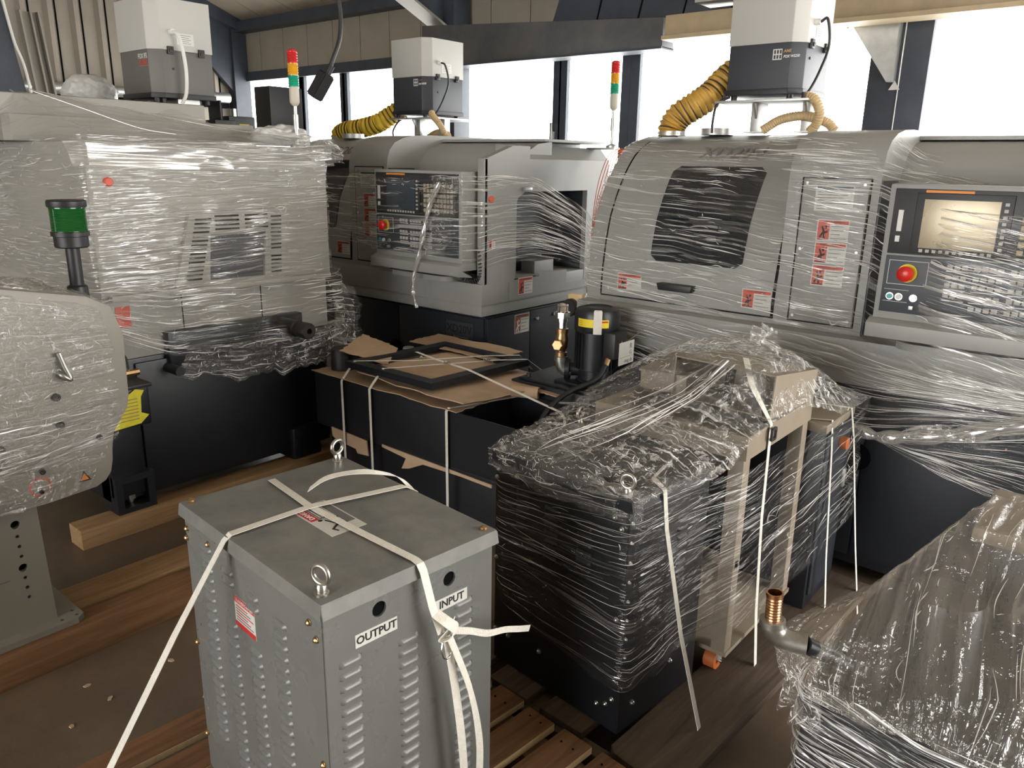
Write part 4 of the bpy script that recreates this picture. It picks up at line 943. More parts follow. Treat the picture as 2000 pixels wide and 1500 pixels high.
# ------------------------------------------------------------------ signal towers
def tower(loc, label, hpole):
    t = thing('signal_tower', label, 'signal light', loc)
    box('tower_bracket', -0.16, 0.035, -0.03, 0.03, -0.012, 0.0, 'galvanised', t, 0.002)
    lathe('tower_foot', [(0.035, 0), (0.035, 0.01), (0.012, 0.02)], (0, 0, 0), (0, 0, 1), 'galvanised', t, 16)
    cyl('tower_pole', (0, 0, 0.0), (0, 0, hpole), 0.0085, 'galvanised', t, n=12)
    cyl('pole_sleeve', (0, 0, hpole * 0.45), (0, 0, hpole * 0.80), 0.013, 'galvanised', t, n=14)
    z = hpole
    lathe('tower_base', [(0.010, 0), (0.020, 0.01), (0.024, 0.02), (0.024, 0.09), (0, 0.09)], (0, 0, z), (0, 0, 1), 'tower_base', t, 20); z += 0.09
    for m in ('lens_green', 'lens_amber', 'lens_red'):
        lathe('tower_lens', [(0.0, 0), (0.026, 0)] + [(0.026 - 0.002 * (k % 2), 0.004 + 0.006 * k) for k in range(9)] + [(0.026, 0.055), (0, 0.055)], (0, 0, z), (0, 0, 1), m, t, 24, ang=10)
        z += 0.055
    lathe('tower_cap', [(0.025, 0), (0.022, 0.008), (0.012, 0.012), (0, 0.013)], (0, 0, z), (0, 0, 1), 'lens_red', t, 20)
tower((-3.50, 2.48, 1.655), 'red, amber and green signal tower standing in film beside the hanging pendant', 0.20)
tower((-2.60, 4.02, 1.695), 'red, amber and green signal tower standing against the window behind the lathes', 0.205)

# pendant switch hanging from the roof
t = thing('pendant_switch', 'black pendant switch hanging on a cable beside the signal tower', 'pendant', (-3.10, 2.341, 1.924))
tube('pendant_cable', [(0.03, 0.09, 1.6), (0.03, 0.09, 0.60), (0.04, 0.085, 0.42), (0.05, 0.09, 0.30), (0.055, 0.075, 0.20), (0.045, 0.045, 0.12), (0.032, 0.027, 0.065)], 0.010, 'black_plastic', t)
bm = bmesh.new(); bm_box(bm, -0.030, 0.030, -0.030, 0.030, -0.062, 0.062)
bmesh.ops.bevel(bm, geom=bm.edges[:], offset=0.006, segments=2, affect='EDGES')
bmesh.ops.rotate(bm, verts=bm.verts[:], cent=(0, 0, 0), matrix=Matrix.Rotation(R(32), 3, Vector((0.77, 0.64, 0)).cross(Vector((0, 0, 1))).normalized() * -1))
from_bm('pendant_body', bm, 'black_plastic', t, ang=40)
tube('pendant_gland', [(0.027, 0.022, 0.05), (0.040, 0.036, 0.085)], 0.015, 'black_plastic', t, 10, 0)
cyl('pendant_screw', (0.0225, -0.01, 0.0), (0.0245, -0.01, 0.0), 0.004, 'galvanised', t, n=8)

# black box on the far lathe, bags and bundles
t = thing('black_case', 'black upright case on the far lathe roof beside the window', 'case', (-4.60, 3.15, 1.748))
box('case_body', -0.17, 0.0, -0.08, 0.17, 0.0, 0.30, 'black_plastic', t, 0.004); box('case_edge', 0.0, 0.003, -0.08, -0.074, 0.0, 0.30, 'machine_navy', t); box('case_foot', -0.15, -0.02, -0.06, 0.15, -0.004, 0.0, 'black_plastic', t)
t = thing('junction_box', 'small dark control box behind the hood of the wrapped machine', 'box', (-4.05, 2.50, 1.66))
box('box_body', -0.12, 0.0, -0.06, 0.10, 0.0, 0.16, 'machine_navy', t, 0.006); box('yellow_plate', 0.0, 0.002, 0.0, 0.06, 0.09, 0.12, 'sticker_yellow', t); cyl('gland', (-0.05, 0.0, 0.16), (-0.05, 0.0, 0.20), 0.016, 'chrome', t, n=12)
t = thing('terminal_box', 'flat black terminal box at the foot of the brown grey collector', 'box', (-4.02, 2.36, 1.765))
box('box_body', -0.14, 0.0, -0.02, 0.10, 0.0, 0.03, 'black_plastic', t, 0.004); box('box_flap', -0.13, -0.01, 0.02, 0.03, 0.03, 0.13, 'black_plastic', t, 0.002)
def bag(name, ctr, sx, sy, sz, m, label, cat, amp=0.12, seed=1):
    bm = bmesh.new(); bmesh.ops.create_icosphere(bm, subdivisions=5, radius=1.0)
    for v in bm.verts:
        n = mnoise.fractal(v.co * 1.6 + Vector((seed * 7.1, 0, 0)), 0.8, 2.2, 5)
        r_ = abs(mnoise.noise(v.co * 4.0 + Vector((0, seed * 3.3, 0))))
        k = 1 + amp * n + 0.10 * r_
        co = v.co * k
        co.z = max(co.z, -0.55)
        v.co = Vector((co.x * sx, co.y * sy, co.z * sz))
    o = from_bm(name, bm, m, None, smooth=True); o.location = ctr; tag(o, label, cat)
    return o
bag('plastic_bag', (-4.75, 2.02, 1.93), 0.13, 0.14, 0.10, 'bag_white', 'crumpled pale plastic bag behind the brown grey collector', 'bag', seed=2)
bag('plastic_bag', (-3.62, 2.46, 1.70), 0.12, 0.15, 0.065, 'bag_white', 'crumpled white plastic sheet heaped at the foot of the signal tower', 'bag', 0.25, seed=5)
o = cyl('wrapped_roll', (-4.9, 1.62, 1.885), (-4.9, 2.0, 1.885), 0.03, 'hose_beige'); tag(o, 'beige wrapped roll lying on the machine hood behind the film', 'roll')
# ------------------------------------------------------------------ transformers
def louver_mesh(length, h=0.013, d=0.007):
    bm = bmesh.new(); n = 9; rows = []
    for i in range(n + 1):
        f = i / n; x_ = -length / 2 + length * f
        e = min(f, 1 - f) * length
        k = min(1.0, math.sqrt(max(0.0, 1 - (1 - min(1, e / 0.007)) ** 2)))
        rows.append([bm.verts.new((x_, 0.0, h / 2)), bm.verts.new((x_, -d * 0.75 * k, h * 0.12)), bm.verts.new((x_, -d * k, -h * 0.32)), bm.verts.new((x_, -d * 0.55 * k, -h / 2)), bm.verts.new((x_, 0.0, -h / 2))])
    for a, b in zip(rows, rows[1:]):
        for j in range(4): bm.faces.new((a[j], a[j + 1], b[j + 1], b[j]))
    bmesh.ops.recalc_face_normals(bm, faces=bm.faces[:])
    me = bpy.data.meshes.new('louver'); bm.to_mesh(me); bm.free()
    me.polygons.foreach_set('use_smooth', [True] * len(me.polygons))
    return me
def eyebolt(parent, x_, y_, z_, ang):
    b = lathe('eyebolt_shank', [(0.014, 0), (0.014, 0.004), (0.010, 0.006), (0.0105, 0.018), (0.008, 0.022), (0, 0.022)], (x_, y_, z_), (0, 0, 1), 'steel', parent, 18)
    bm = bmesh.new(); n, k = 28, 10; Rr, r_ = 0.0175, 0.0052; rings = []
    u = Vector((math.cos(ang), math.sin(ang), 0)); zc = Vector((x_, y_, z_ + 0.022 + Rr))
    for i in range(n):
        th = 2 * PI * i / n; dr = u * math.cos(th) + Vector((0, 0, 1)) * math.sin(th); nn = u.cross(Vector((0, 0, 1)))
        rings.append([bm.verts.new(zc + dr * (Rr * (1.0 if True else 1) + r_ * math.cos(2 * PI * j / k)) + nn * r_ * math.sin(2 * PI * j / k)) for j in range(k)])
    for i in range(n):
        a, c_ = rings[i], rings[(i + 1) % n]
        for j in range(k): bm.faces.new((a[j], c_[j], c_[(j + 1) % k], a[(j + 1) % k]))
    from_bm('eyebolt_ring', bm, 'steel', b, smooth=True)
def screw(parent, p, d, r_=0.0065, m='screw_brass'):
    return lathe('screw', [(r_ * 1.25, 0), (r_ * 1.25, 0.0015), (r_, 0.002), (r_ * 0.95, 0.005), (r_ * 0.5, 0.0075), (0, 0.008)], p, d, m, parent, 10)
def transformer(loc, rz, hx, hy, h, body, lid, label, cols_f, cols_r, holes=True, screwm='screw_brass'):
    t = thing('transformer', label, 'transformer', loc, rz)
    bx, by = hx - 0.008, hy - 0.008
    hl = []
    if holes: hl = [circle_pts(-hy + 0.128, h - 0.065, 0.016, 24), circle_pts(-hy + 0.302, h - 0.070, 0.016, 24)]
    bd = box('body', -bx, bx - 0.006, -by + 0.002, by, 0, h - 0.02, body, t, 0.003)
    plate_hole('side_panel', [(-by, 0), (by, 0), (by, h - 0.02), (-by, h - 0.02)], hl, 'x', bx - 0.0055, bx, body, t)
    for c_ in hl:
        cy_ = sum(p[0] for p in c_) / len(c_); cz_ = sum(p[1] for p in c_) / len(c_)
        cyl('hole_back', (bx - 0.0058, cy_, cz_), (bx - 0.0054, cy_, cz_), 0.017, 'gap_dark', bd, n=24)
    box('front_panel', -bx, bx - 0.004, -by - 0.002, -by + 0.003, 0.0, h - 0.02, body, t, 0.0015)
    # lid with flanges that flare outwards
    ld = box('lid', -hx, hx, -hy, hy, h - 0.012, h, lid, t, 0.004)
    prism('lid_flange', [(-hy, h - 0.004), (-hy + 0.003, h - 0.004), (-hy - 0.001, h - 0.030), (-hy - 0.004, h - 0.030)], 'x', -hx, hx, lid, ld)
    prism('lid_flange', [(hx, h - 0.004), (hx - 0.003, h - 0.004), (hx + 0.002, h - 0.030), (hx + 0.005, h - 0.030)], 'y', -hy, hy, lid, ld)
    eyebolt(t, hx - 0.032, -hy + 0.022, h, R(18)); eyebolt(t, -hx + 0.03, hy - 0.03, h, R(100))
    screw(t, (-hx + 0.018, -hy + 0.022, h), (0, 0, 1), 0.0075, screwm); screw(t, (hx - 0.022, hy - 0.02, h), (0, 0, 1), 0.0075, screwm)
    for xx in (-bx + 0.012, -0.10 * hx / 0.296 - 0.07, bx - 0.045): screw(t, (xx, -by - 0.002, h - 0.06), (0, -1, 0), 0.006, screwm)
    for zz in (h - 0.085, h * 0.5, 0.10): screw(t, (bx - 0.022, -by - 0.002, zz), (0, -1, 0), 0.006, screwm); screw(t, (-bx + 0.006, -by - 0.002, zz), (0, -1, 0), 0.006, screwm)
    lm = louver_mesh(0.050)
    for xx, segs in cols_f:
        for z0, z1 in segs:
            z = z0
            while z > z1:
                o = link('louver', lm, body, t); o.location = (xx, -by - 0.002, z); z -= 0.0245
    for yy, z0, z1 in cols_r:
        z = z0
        while z > z1:
            o = link('louver', lm, body, t); o.location = (bx, yy, z); o.rotation_euler = (0, 0, PI / 2); z -= 0.0262
    return t
H1 = 0.715
t = transformer((-1.2935, 0.956, 0.135), R(-5), 0.296, 0.215, H1, 'transformer_grey', 'transformer_lid', 'grey transformer cabinet with INPUT and OUTPUT openings under white straps',
                [(-0.185, [(0.64, 0.14)]), (-0.085, [(0.625, 0.59), (0.50, 0.10)]), (0.020, [(0.61, 0.58), (0.48, 0.08)]), (0.130, [(0.60, 0.05)])],
                [(-0.155, 0.570, 0.04), (0.0 - 0.02, 0.555, 0.04), (0.125, 0.575, 0.04)])
bx, by = 0.288, 0.207
for s, yy, ww in (('OUTPUT', -0.095, 0.096), ('INPUT', 0.092, 0.086)):
    zz = 0.604 if s == 'OUTPUT' else 0.594
    lb = box('port_label', bx + 0.0002, bx + 0.001, yy - ww / 2, yy + ww / 2, zz - 0.014, zz + 0.014, 'sticker_white', t)
    text('lettering', s, 0.0235, (bx + 0.0014, yy, zz), (0, 1, 0), (0, 0, 1), 'ink_black', lb, bold=0.0004)
rp = box('rating_plate', -0.062, 0.026, -by - 0.0032, -by - 0.002, 0.508, 0.580, 'sticker_white', t)
box('red_band', -0.061, 0.025, -by - 0.0038, -by - 0.0032, 0.566, 0.5795, 'ink_red', rp); box('red_band', -0.061, 0.025, -by - 0.0038, -by - 0.0032, 0.5085, 0.520, 'ink_red', rp)
text('lettering', 'TRANSFORMER', 0.0115, (-0.018, -by - 0.004, 0.5725), (1, 0, 0), (0, 0, 1), 'ink_white', rp)
for k in range(6): box('text_line', -0.056, 0.018 - 0.012 * (k % 3), -by - 0.0037, -by - 0.0032, 0.5245 + 0.0066 * k, 0.5267 + 0.0066 * k, 'ink_red' if k % 2 else 'ink_grey', rp)
# danger label on the lid
dl = box('danger_label', -0.082, 0.087, -0.058, 0.028, H1 + 0.0002, H1 + 0.0009, 'sticker_white', t)
box('red_band', -0.078, -0.030, -0.054, -0.030, H1 + 0.0009, H1 + 0.0013, 'sticker_red', dl) if False else None
box('red_band', -0.078, 0.0, -0.054, -0.034, H1 + 0.0009, H1 + 0.0013, 'ink_red', dl); box('black_field', -0.078, 0.0, -0.032, 0.0, H1 + 0.0009, H1 + 0.0013, 'ink_grey', dl); box('black_field', -0.078, 0.05, 0.004, 0.024, H1 + 0.0009, H1 + 0.0013, 'ink_grey', dl)
text('lettering', 'DANGER', 0.017, (-0.042, -0.044, H1 + 0.0016), (-1, 0, 0), (0, -1, 0), 'ink_white', dl)
for k in range(5): box('text_line', -0.074, -0.006, -0.029 + 0.006 * k, -0.0265 + 0.006 * k, H1 + 0.0013, H1 + 0.0016, 'ink_white', dl)
prism('pictogram', [(0.008, -0.006), (0.03, -0.010), (0.052, -0.002), (0.050, 0.006), (0.032, -0.001), (0.010, 0.004)], 'z', H1 + 0.0009, H1 + 0.0013, 'ink_black', dl)
prism('pictogram', [(0.012, -0.03), (0.042, -0.018), (0.044, -0.022), (0.058, -0.040), (0.074, -0.034), (0.072, -0.030), (0.060, -0.034), (0.046, -0.014), (0.010, -0.026)], 'z', H1 + 0.0009, H1 + 0.0013, 'ink_black', dl)
prism('pictogram', circle_pts(0.006, -0.036, 0.005, 12), 'z', H1 + 0.0009, H1 + 0.0013, 'ink_black', dl)

# straps over the grey transformer
ZT = 0.8525
t = thing('strap', 'white strap running over the lid from back to front with a knotted tail', 'strap', (-1.28, 0.945, ZT))
o_ = Vector((-1.28, 0.945, ZT))
def rel(p): return tuple(Vector(p) - o_)
ya = (0.08, 1, 0)
ribbon('strap_band', [(rel((-1.590, 1.002, 0.50)), (0, 1, 0)), (rel((-1.575, 0.986, 0.845)), ya), (rel((-1.555, 0.975, ZT + 0.002)), ya), (rel((-1.37, 0.946, ZT + 0.002)), ya), (rel((-1.20, 0.939, ZT + 0.002)), ya), (rel((-1.012, 0.934, ZT + 0.002)), ya), (rel((-0.996, 0.934, ZT - 0.002)), ya), (rel((-0.987, 0.934, 0.838)), ya), (rel((-0.972, 0.943, 0.76)), ya), (rel((-0.960, 0.955, 0.70)), ya)], 0.018, 'strap_white', t)
ribbon('strap_band', [(rel((-0.957, 0.966, 0.690)), ya), (rel((-0.950, 0.985, 0.55)), (0.2, 1, 0.15)), (rel((-0.945, 1.0, 0.40)), (0.3, 1, 0.1)), (rel((-0.95, 1.01, 0.25)), (0.2, 1, 0.1)), (rel((-0.96, 1.0, 0.14)), ya)], 0.018, 'strap_white', t, smooth_k=8)
ribbon('strap_band', [(rel((-0.950, 0.968, 0.690)), ya), (rel((-0.930, 1.005, 0.56)), (-0.2, 1, 0.2)), (rel((-0.925, 1.03, 0.42)), (0.3, 1, 0.1)), (rel((-0.935, 1.04, 0.28)), (0.5, 1, 0.0)), (rel((-0.945, 1.045, 0.14)), ya)], 0.016, 'strap_white', t, smooth_k=8)
kn = ribbon('strap_knot', [(rel((-0.970, 0.948, 0.745)), (0, 1, 0.3)), (rel((-0.945, 0.958, 0.730)), (0, 1, 0.5)), (rel((-0.938, 0.972, 0.712)), (0, 0.8, 0.8)), (rel((-0.942, 0.962, 0.695)), (0, 1, 0.2)), (rel((-0.958, 0.955, 0.690)), (0, 1, 0)), (rel((-0.945, 0.972, 0.725)), (0, 0.6, 0.9))], 0.022, 'strap_white', t, smooth_k=6, thick=0.002)
ribbon('strap_tail', [(rel((-0.942, 0.965, 0.710)), (0, 0.3, 1)), (rel((-0.935, 1.01, 0.690)), (0, 0.25, 1)), (rel((-0.930, 1.06, 0.662)), (0, 0.3, 1)), (rel((-0.925, 1.11, 0.648)), (0.05, 0.1, 1)), (rel((-0.925, 1.16, 0.625)), (0.1, 0.2, 1)), (rel((-0.93, 1.20, 0.605)), (0.1, 0.3, 1))], 0.015, 'strap_white', t, smooth_k=6)
tube('wire_buckle', [rel(p) for p in ((-0.948, 0.945, 0.69), (-0.945, 0.940, 0.675), (-0.945, 0.947, 0.655), (-0.945, 0.960, 0.650), (-0.945, 0.968, 0.66))], 0.0022, 'chrome', t, 8)
t = thing('strap', 'white strap crossing the lid and slanting down to the floor on the left', 'strap', (-1.36, 0.94, ZT))
o_ = Vector((-1.36, 0.94, ZT))
xa = (1, -0.15, 0)
ribbon('strap_band', [(rel((-1.25, 1.205, 0.60)), xa), (rel((-1.268, 1.178, 0.845)), xa), (rel((-1.285, 1.158, ZT + 0.005)), xa), (rel((-1.355, 0.94, ZT + 0.005)), xa), (rel((-1.372, 0.755, ZT + 0.002)), xa), (rel((-1.376, 0.742, 0.842)), (0.9, -0.1, 0.1)), (rel((-1.377, 0.62, 0.68)), (0.9, 0.1, 0.2)), (rel((-1.378, 0.47, 0.465)), (0.9, 0.2, 0.3)), (rel((-1.38, 0.34, 0.28)), (0.9, 0.2, 0.3)), (rel((-1.385, 0.26, 0.135)), (1, 0, 0.1))], 0.020, 'strap_white', t)
ribbon('strap_loop', [(rel((-1.405, 0.975, ZT + 0.02)), (-0.6, 0.8, 0.2)), (rel((-1.40, 1.02, ZT + 0.035)), (-0.75, 0.6, 0.15)), (rel((-1.385, 1.08, ZT + 0.035)), (-0.85, 0.5, 0.1)), (rel((-1.35, 1.13, ZT + 0.03)), (-0.8, -0.2, 0.4)), (rel((-1.30, 1.165, ZT + 0.015)), (-0.6, -0.6, 0.4)), (rel((-1.26, 1.19, 0.80)), (-0.9, -0.2, 0.2)), (rel((-1.25, 1.20, 0.70)), (-1, 0.1, 0))], 0.020, 'strap_white', t, smooth_k=8)

# ------------------------------------------------------------------ pallet under the grey transformer
t = thing('wooden_pallet', 'brown wooden pallet under the grey transformer with lit slat edges', 'pallet', (-1.2935, 0.956, 0.0), R(-5))
for k in range(8):
    xr = 0.463 - 0.126 * k
    s = box('pallet_slat', xr - 0.096, xr, -0.72, 0.538 - 0.006 * (k % 3), 0.108 + 0.001 * (k % 2), 0.131 + 0.001 * (k % 3), 'wood_slat_y', t, 0.002)
    box('lit_sawn_edge', xr - 0.0005, xr + 0.001, -0.718, 0.536 - 0.006 * (k % 3), 0.110 + 0.001 * (k % 2), 0.129 + 0.001 * (k % 3), 'lit_cut_wood', s)  # pale strip on the +x side only: sawn wood with low side light painted in
    for yy in (0.50, -0.1, -0.69):
        for dx_ in (0.028, 0.068): cyl('nail', (xr - dx_, yy - 0.012 * ((k + int(dx_ * 100)) % 2), 0.1305 + 0.001 * (k % 3)), (xr - dx_, yy - 0.012 * ((k + int(dx_ * 100)) % 2), 0.134), 0.003, 'gap_dark', s, n=6)
for yy in (0.40, -0.13, -0.70): box('pallet_block', -0.52, 0.46, yy, yy + 0.09, 0.0, 0.107, 'wood_block_x', t, 0.003)

chip = None
for k, (cx, cy, a) in enumerate(((-2.27, 1.0, 0.3), (-2.34, 0.765, 1.2), (-2.225, 0.785, 2.0), (-2.234, 0.925, 0.7), (-2.183, 0.658, 2.6), (-2.02, 0.98, 1.7), (-1.98, 0.70, 0.2))):
    if chip is None: chip = prism('wood_chip', [(-0.012, 0.0), (-0.004, -0.007), (0.010, -0.004), (0.014, 0.003), (0.002, 0.008)], 'z', 0.0, 0.003, 'wood_chip'); o = chip
    else: o = chip.copy(); C.objects.link(o)
    o.location = (cx, cy, 0.0005); o.rotation_euler = (0, 0, a); o.scale = (1 - 0.08 * k, 1, 1)
    tag(o, 'small pale wood chip lying on the brown floor left of the grey transformer', 'wood chip', 'wood chips on the floor')

# ------------------------------------------------------------------ coolant tank of the far lathe
t = thing('coolant_tank', 'black steel coolant tank with an open bay, cardboard tied on top', 'tank', (-2.45, 2.22, 0.0))
K = 'black_paint'
# local x: -0.66 .. 0.66, y 0 .. 0.72
box('tank_body', -0.645, 0.28, 0.0, 0.72, 0.35, 0.60, K, t, 0.004)
bay = plate_hole('open_bay', [(0.28, 0.0), (0.66, 0.0), (0.66, 0.40), (0.28, 0.40)], [[(0.288, 0.008), (0.652, 0.008), (0.652, 0.392), (0.288, 0.392)]], 'z', 0.353, 0.60, K, t)
box('bay_floor', 0.289, 0.651, 0.009, 0.391, 0.354, 0.44, K, t)
tube('bay_rail', [(0.34, 0.03, 0.50), (0.44, 0.05, 0.51), (0.50, 0.06, 0.505), (0.51, 0.06, 0.46), (0.51, 0.06, 0.44)], 0.006, K, bay, 8)
box('bay_shelf', 0.50, 0.652, 0.30, 0.392, 0.53, 0.535, K, bay)
box('tank_lower', -0.60, 0.52, 0.05, 0.70, 0.04, 0.35, K, t, 0.004)
box('tank_ledge', -0.645, 0.66, 0.0, 0.72, 0.335, 0.352, K, t, 0.002)
for xx in (-0.5, 0.42):
    for yy in (0.12, 0.6): cyl('tank_castor', (xx, yy, 0.0), (xx, yy, 0.04), 0.03, 'black_plastic', t, n=12)
deck = box('pump_deck', 0.27, 0.70, 0.41, 0.74, 0.36, 0.655, K, t, 0.004)
box('deck_plate', 0.30, 0.69, 0.43, 0.73, 0.655, 0.667, K, deck, 0.003)
for xx, yy in ((0.33, 0.46), (0.66, 0.46), (0.66, 0.70), (0.33, 0.70)): cyl('deck_bolt', (xx, yy, 0.667), (xx, yy, 0.685), 0.010, 'black_plastic', deck, n=6)
cyl('side_plug', (0.54, 0.03, 0.285), (0.58, 0.03, 0.285), 0.022, 'orange_plug', t, n=14)
lathe('filter_pot', [(0.0, 0), (0.060, 0), (0.060, 0.10), (0.055, 0.112), (0, 0.112)], (-0.565, 0.115, 0.60), (0, 0, 1), 'black_plastic', t, 24)
lathe('filter_pot', [(0.0, 0), (0.03, 0), (0.03, 0.09), (0.026, 0.095), (0, 0.095)], (-0.40, 0.40, 0.60), (0, 0, 1), 'galvanised', t, 18)
# pump with its motor
t = thing('coolant_pump', 'black finned pump motor with yellow label standing on the coolant tank', 'pump', (-1.85, 2.815, 0.667))
mo = lathe('motor_body', [(0, 0.0), (0.085, 0.0), (0.085, 0.015), (0.075, 0.02), (0.075, 0.06), (0.088, 0.065), (0.088, 0.235), (0, 0.235)], (0, 0, 0), (0, 0, 1), K, t, 32)
for k in range(30):
    a = 2 * PI * k / 30; ux, uy = math.cos(a), math.sin(a)
    if -0.9 < a - 5.6 < 0.1: continue
    bm = bmesh.new(); p0 = Vector((ux * 0.086, uy * 0.086, 0)); tv = Vector((-uy, ux, 0)) * 0.0018; rv = Vector((ux, uy, 0)) * 0.010
    vs = [bm.verts.new(p + Vector((0, 0, z))) for z in (0.07, 0.23) for p in (p0 - tv, p0 + tv, p0 + tv + rv, p0 - tv + rv)]
    for f in ((0, 1, 2, 3), (7, 6, 5, 4), (0, 4, 5, 1), (1, 5, 6, 2), (2, 6, 7, 3), (3, 7, 4, 0)): bm.faces.new([vs[i] for i in f])
    from_bm('cooling_fin', bm, K, mo)
lathe('fan_cowl', [(0.098, 0.0), (0.100, 0.004), (0.100, 0.075), (0.092, 0.095), (0.06, 0.105), (0.058, 0.100), (0, 0.100)], (0, 0, 0.235), (0, 0, 1), K, t, 36)
# curved yellow label on the cowl + hanging tape
def arc_patch(name, r_, a0, a1, z0, z1, m, par, n=12):
    bm = bmesh.new(); rw = []
    for i in range(n + 1):
        a = a0 + (a1 - a0) * i / n; rw.append((bm.verts.new((r_ * math.cos(a), r_ * math.sin(a), z0)), bm.verts.new((r_ * math.cos(a), r_ * math.sin(a), z1)), bm.verts.new(((r_ - 0.003) * math.cos(a), (r_ - 0.003) * math.sin(a), z1)), bm.verts.new(((r_ - 0.003) * math.cos(a), (r_ - 0.003) * math.sin(a), z0))))
    for a, b in zip(rw, rw[1:]):
        for k in range(4): bm.faces.new((a[k], b[k], b[(k + 1) % 4], a[(k + 1) % 4]))
    bm.faces.new(rw[0]); bm.faces.new(rw[-1][::-1])
    return from_bm(name, bm, m, par, ang=40)
arc_patch('motor_label', 0.1015, R(-110), R(-28), 0.262, 0.297, 'sticker_yellow', t)
for k in range(3): arc_patch('label_print', 0.1021, R(-106), R(-95), 0.270 + 0.008 * k, 0.272 + 0.008 * k, 'ink_grey', t)
arc_patch('label_print', 0.1021, R(-46), R(-30), 0.285, 0.292, 'ink_red', t)
tp = arc_patch('adhesive_tape', 0.1035, R(-66), R(-46), 0.235, 0.335, 'strap_clear', t)
arc_patch('adhesive_tape', 0.090, R(-66), R(-46), 0.333, 0.337, 'strap_clear', t)
tb = box('terminal_box', 0.075, 0.135, -0.065, 0.035, 0.13, 0.245, 'black_plastic', t, 0.010)
prism('hazard_triangle', [(-0.03, 0.165), (0.01, 0.165), (-0.01, 0.21)], 'x', 0.1352, 0.136, 'sticker_orange', tb); prism('hazard_bolt', [(-0.014, 0.17), (-0.004, 0.185), (-0.010, 0.186), (-0.006, 0.20), (-0.016, 0.182), (-0.010, 0.182)], 'x', 0.136, 0.1364, 'ink_black', tb)
cyl('cable_gland', (0.10, -0.055, 0.13), (0.10, -0.07, 0.105), 0.012, 'brass', tb, n=8)
tube('conduit', [(0.10, -0.07, 0.105), (0.085, -0.12, 0.05), (0.02, -0.24, 0.0), (-0.01, -0.33, -0.06), (-0.02, -0.38, -0.13), (-0.02, -0.39, -0.215)], 0.012, 'black_plastic', t, 12, rfun=lambda f: 0.0115 + 0.0012 * math.cos(f * 420))
box('pump_foot', -0.13, 0.13, -0.13, 0.10, 0.0, 0.012, K, t, 0.003)
lathe('pump_flange', [(0.03, 0), (0.05, 0.0), (0.05, 0.02), (0.03, 0.022), (0.028, 0.07), (0, 0.07)], (-0.12, -0.06, 0.05), (0.9, 0.5, 0), K, t, 20)
# fittings on the pump outlet
el = []
for i in range(9):
    a = PI / 2 * i / 8; el.append((-0.135 + 0.045 * (1 - math.cos(a)) * 0.9 - 0.0, -0.075 + 0.025 * (1 - math.cos(a)), 0.082 - 0.045 * math.sin(a)))
tube('pipe_elbow', [(-0.135, -0.075, 0.10)] + el, 0.026, 'cast_iron', t, 16, 0)
lathe('elbow_collar', [(0.030, 0), (0.030, 0.022), (0.026, 0.024), (0, 0.024)], (-0.135, -0.075, 0.085), (0, 0, 1), 'cast_iron', t, 20)
lathe('check_valve', [(0.022, 0), (0.026, 0.0), (0.026, 0.018), (0.020, 0.02), (0.020, 0.03), (0.027, 0.04), (0.029, 0.075), (0.024, 0.10), (0.024, 0.108), (0.028, 0.108), (0.028, 0.125), (0.022, 0.127), (0, 0.127)], (-0.135, -0.075, 0.108), (0, 0, 1), 'brass', t, 20)
lathe('valve_cap', [(0.022, 0), (0.024, 0.012), (0.024, 0.014), (0.026, 0.014), (0.026, 0.030), (0.022, 0.034), (0, 0.034)], (-0.130, -0.095, 0.165), (0.25, -1, 0.05), 'brass', t, 6, ang=20)
lathe('union_nut', [(0.020, 0), (0.020, 0.03), (0.024, 0.03), (0.024, 0.045), (0.034, 0.047), (0.034, 0.072), (0.024, 0.075), (0, 0.075)], (-0.135, -0.075, 0.235), (0, 0, 1), 'chrome', t, 8, ang=20)
lathe('threaded_end', [(0.024, 0)] + [(0.0255 - 0.002 * (k % 2), 0.003 + 0.003 * k) for k in range(9)] + [(0.020, 0.032), (0.019, 0.01), (0, 0.01)], (-0.135, -0.075, 0.309), (0, 0, 1), 'chrome', t, 22)

# steel frame and cardboard on the tank
def sheet(name, pts, z, th, m, label, cat, wav=0.004, seed=0, tilt=(0, 0), group=None, n=14):
    """a torn piece of board: outline quad pts (4) with ragged rim and a gentle warp"""
    random.seed(seed); bm = bmesh.new(); q = [Vector((*p, 0)) for p in pts]; g = []
    for j in range(n + 1):
        row = []
        for i in range(n + 1):
            u_, v_ = i / n, j / n
            p = q[0].lerp(q[1], u_).lerp(q[3].lerp(q[2], u_), v_)
            e = 0.007
            if i in (0, n): p.x += random.uniform(-e, e)
            if j in (0, n): p.y += random.uniform(-e, e)
            p.z = z + wav * mnoise.noise(Vector((p.x * 5 + seed, p.y * 5, 0))) * 2 + tilt[0] * (u_ - 0.5) + tilt[1] * (v_ - 0.5)
            row.append(p)
        g.append(row)
    top = [[bm.verts.new(p + Vector((0, 0, th))) for p in r] for r in g]; bot = [[bm.verts.new(p) for p in r] for r in g]
    for j in range(n):
        for i in range(n):
            bm.faces.new((top[j][i], top[j][i + 1], top[j + 1][i + 1], top[j + 1][i])); bm.faces.new((bot[j][i], bot[j + 1][i], bot[j + 1][i + 1], bot[j][i + 1]))
    for i in range(n):
        bm.faces.new((top[0][i], bot[0][i], bot[0][i + 1], top[0][i + 1])); bm.faces.new((top[n][i], top[n][i + 1], bot[n][i + 1], bot[n][i]))
        bm.faces.new((top[i][0], top[i + 1][0], bot[i + 1][0], bot[i][0])); bm.faces.new((top[i][n], bot[i][n], bot[i + 1][n], top[i + 1][n]))
    o = from_bm(name, bm, m, None, ang=60); tag(o, label, cat, group)
    return o
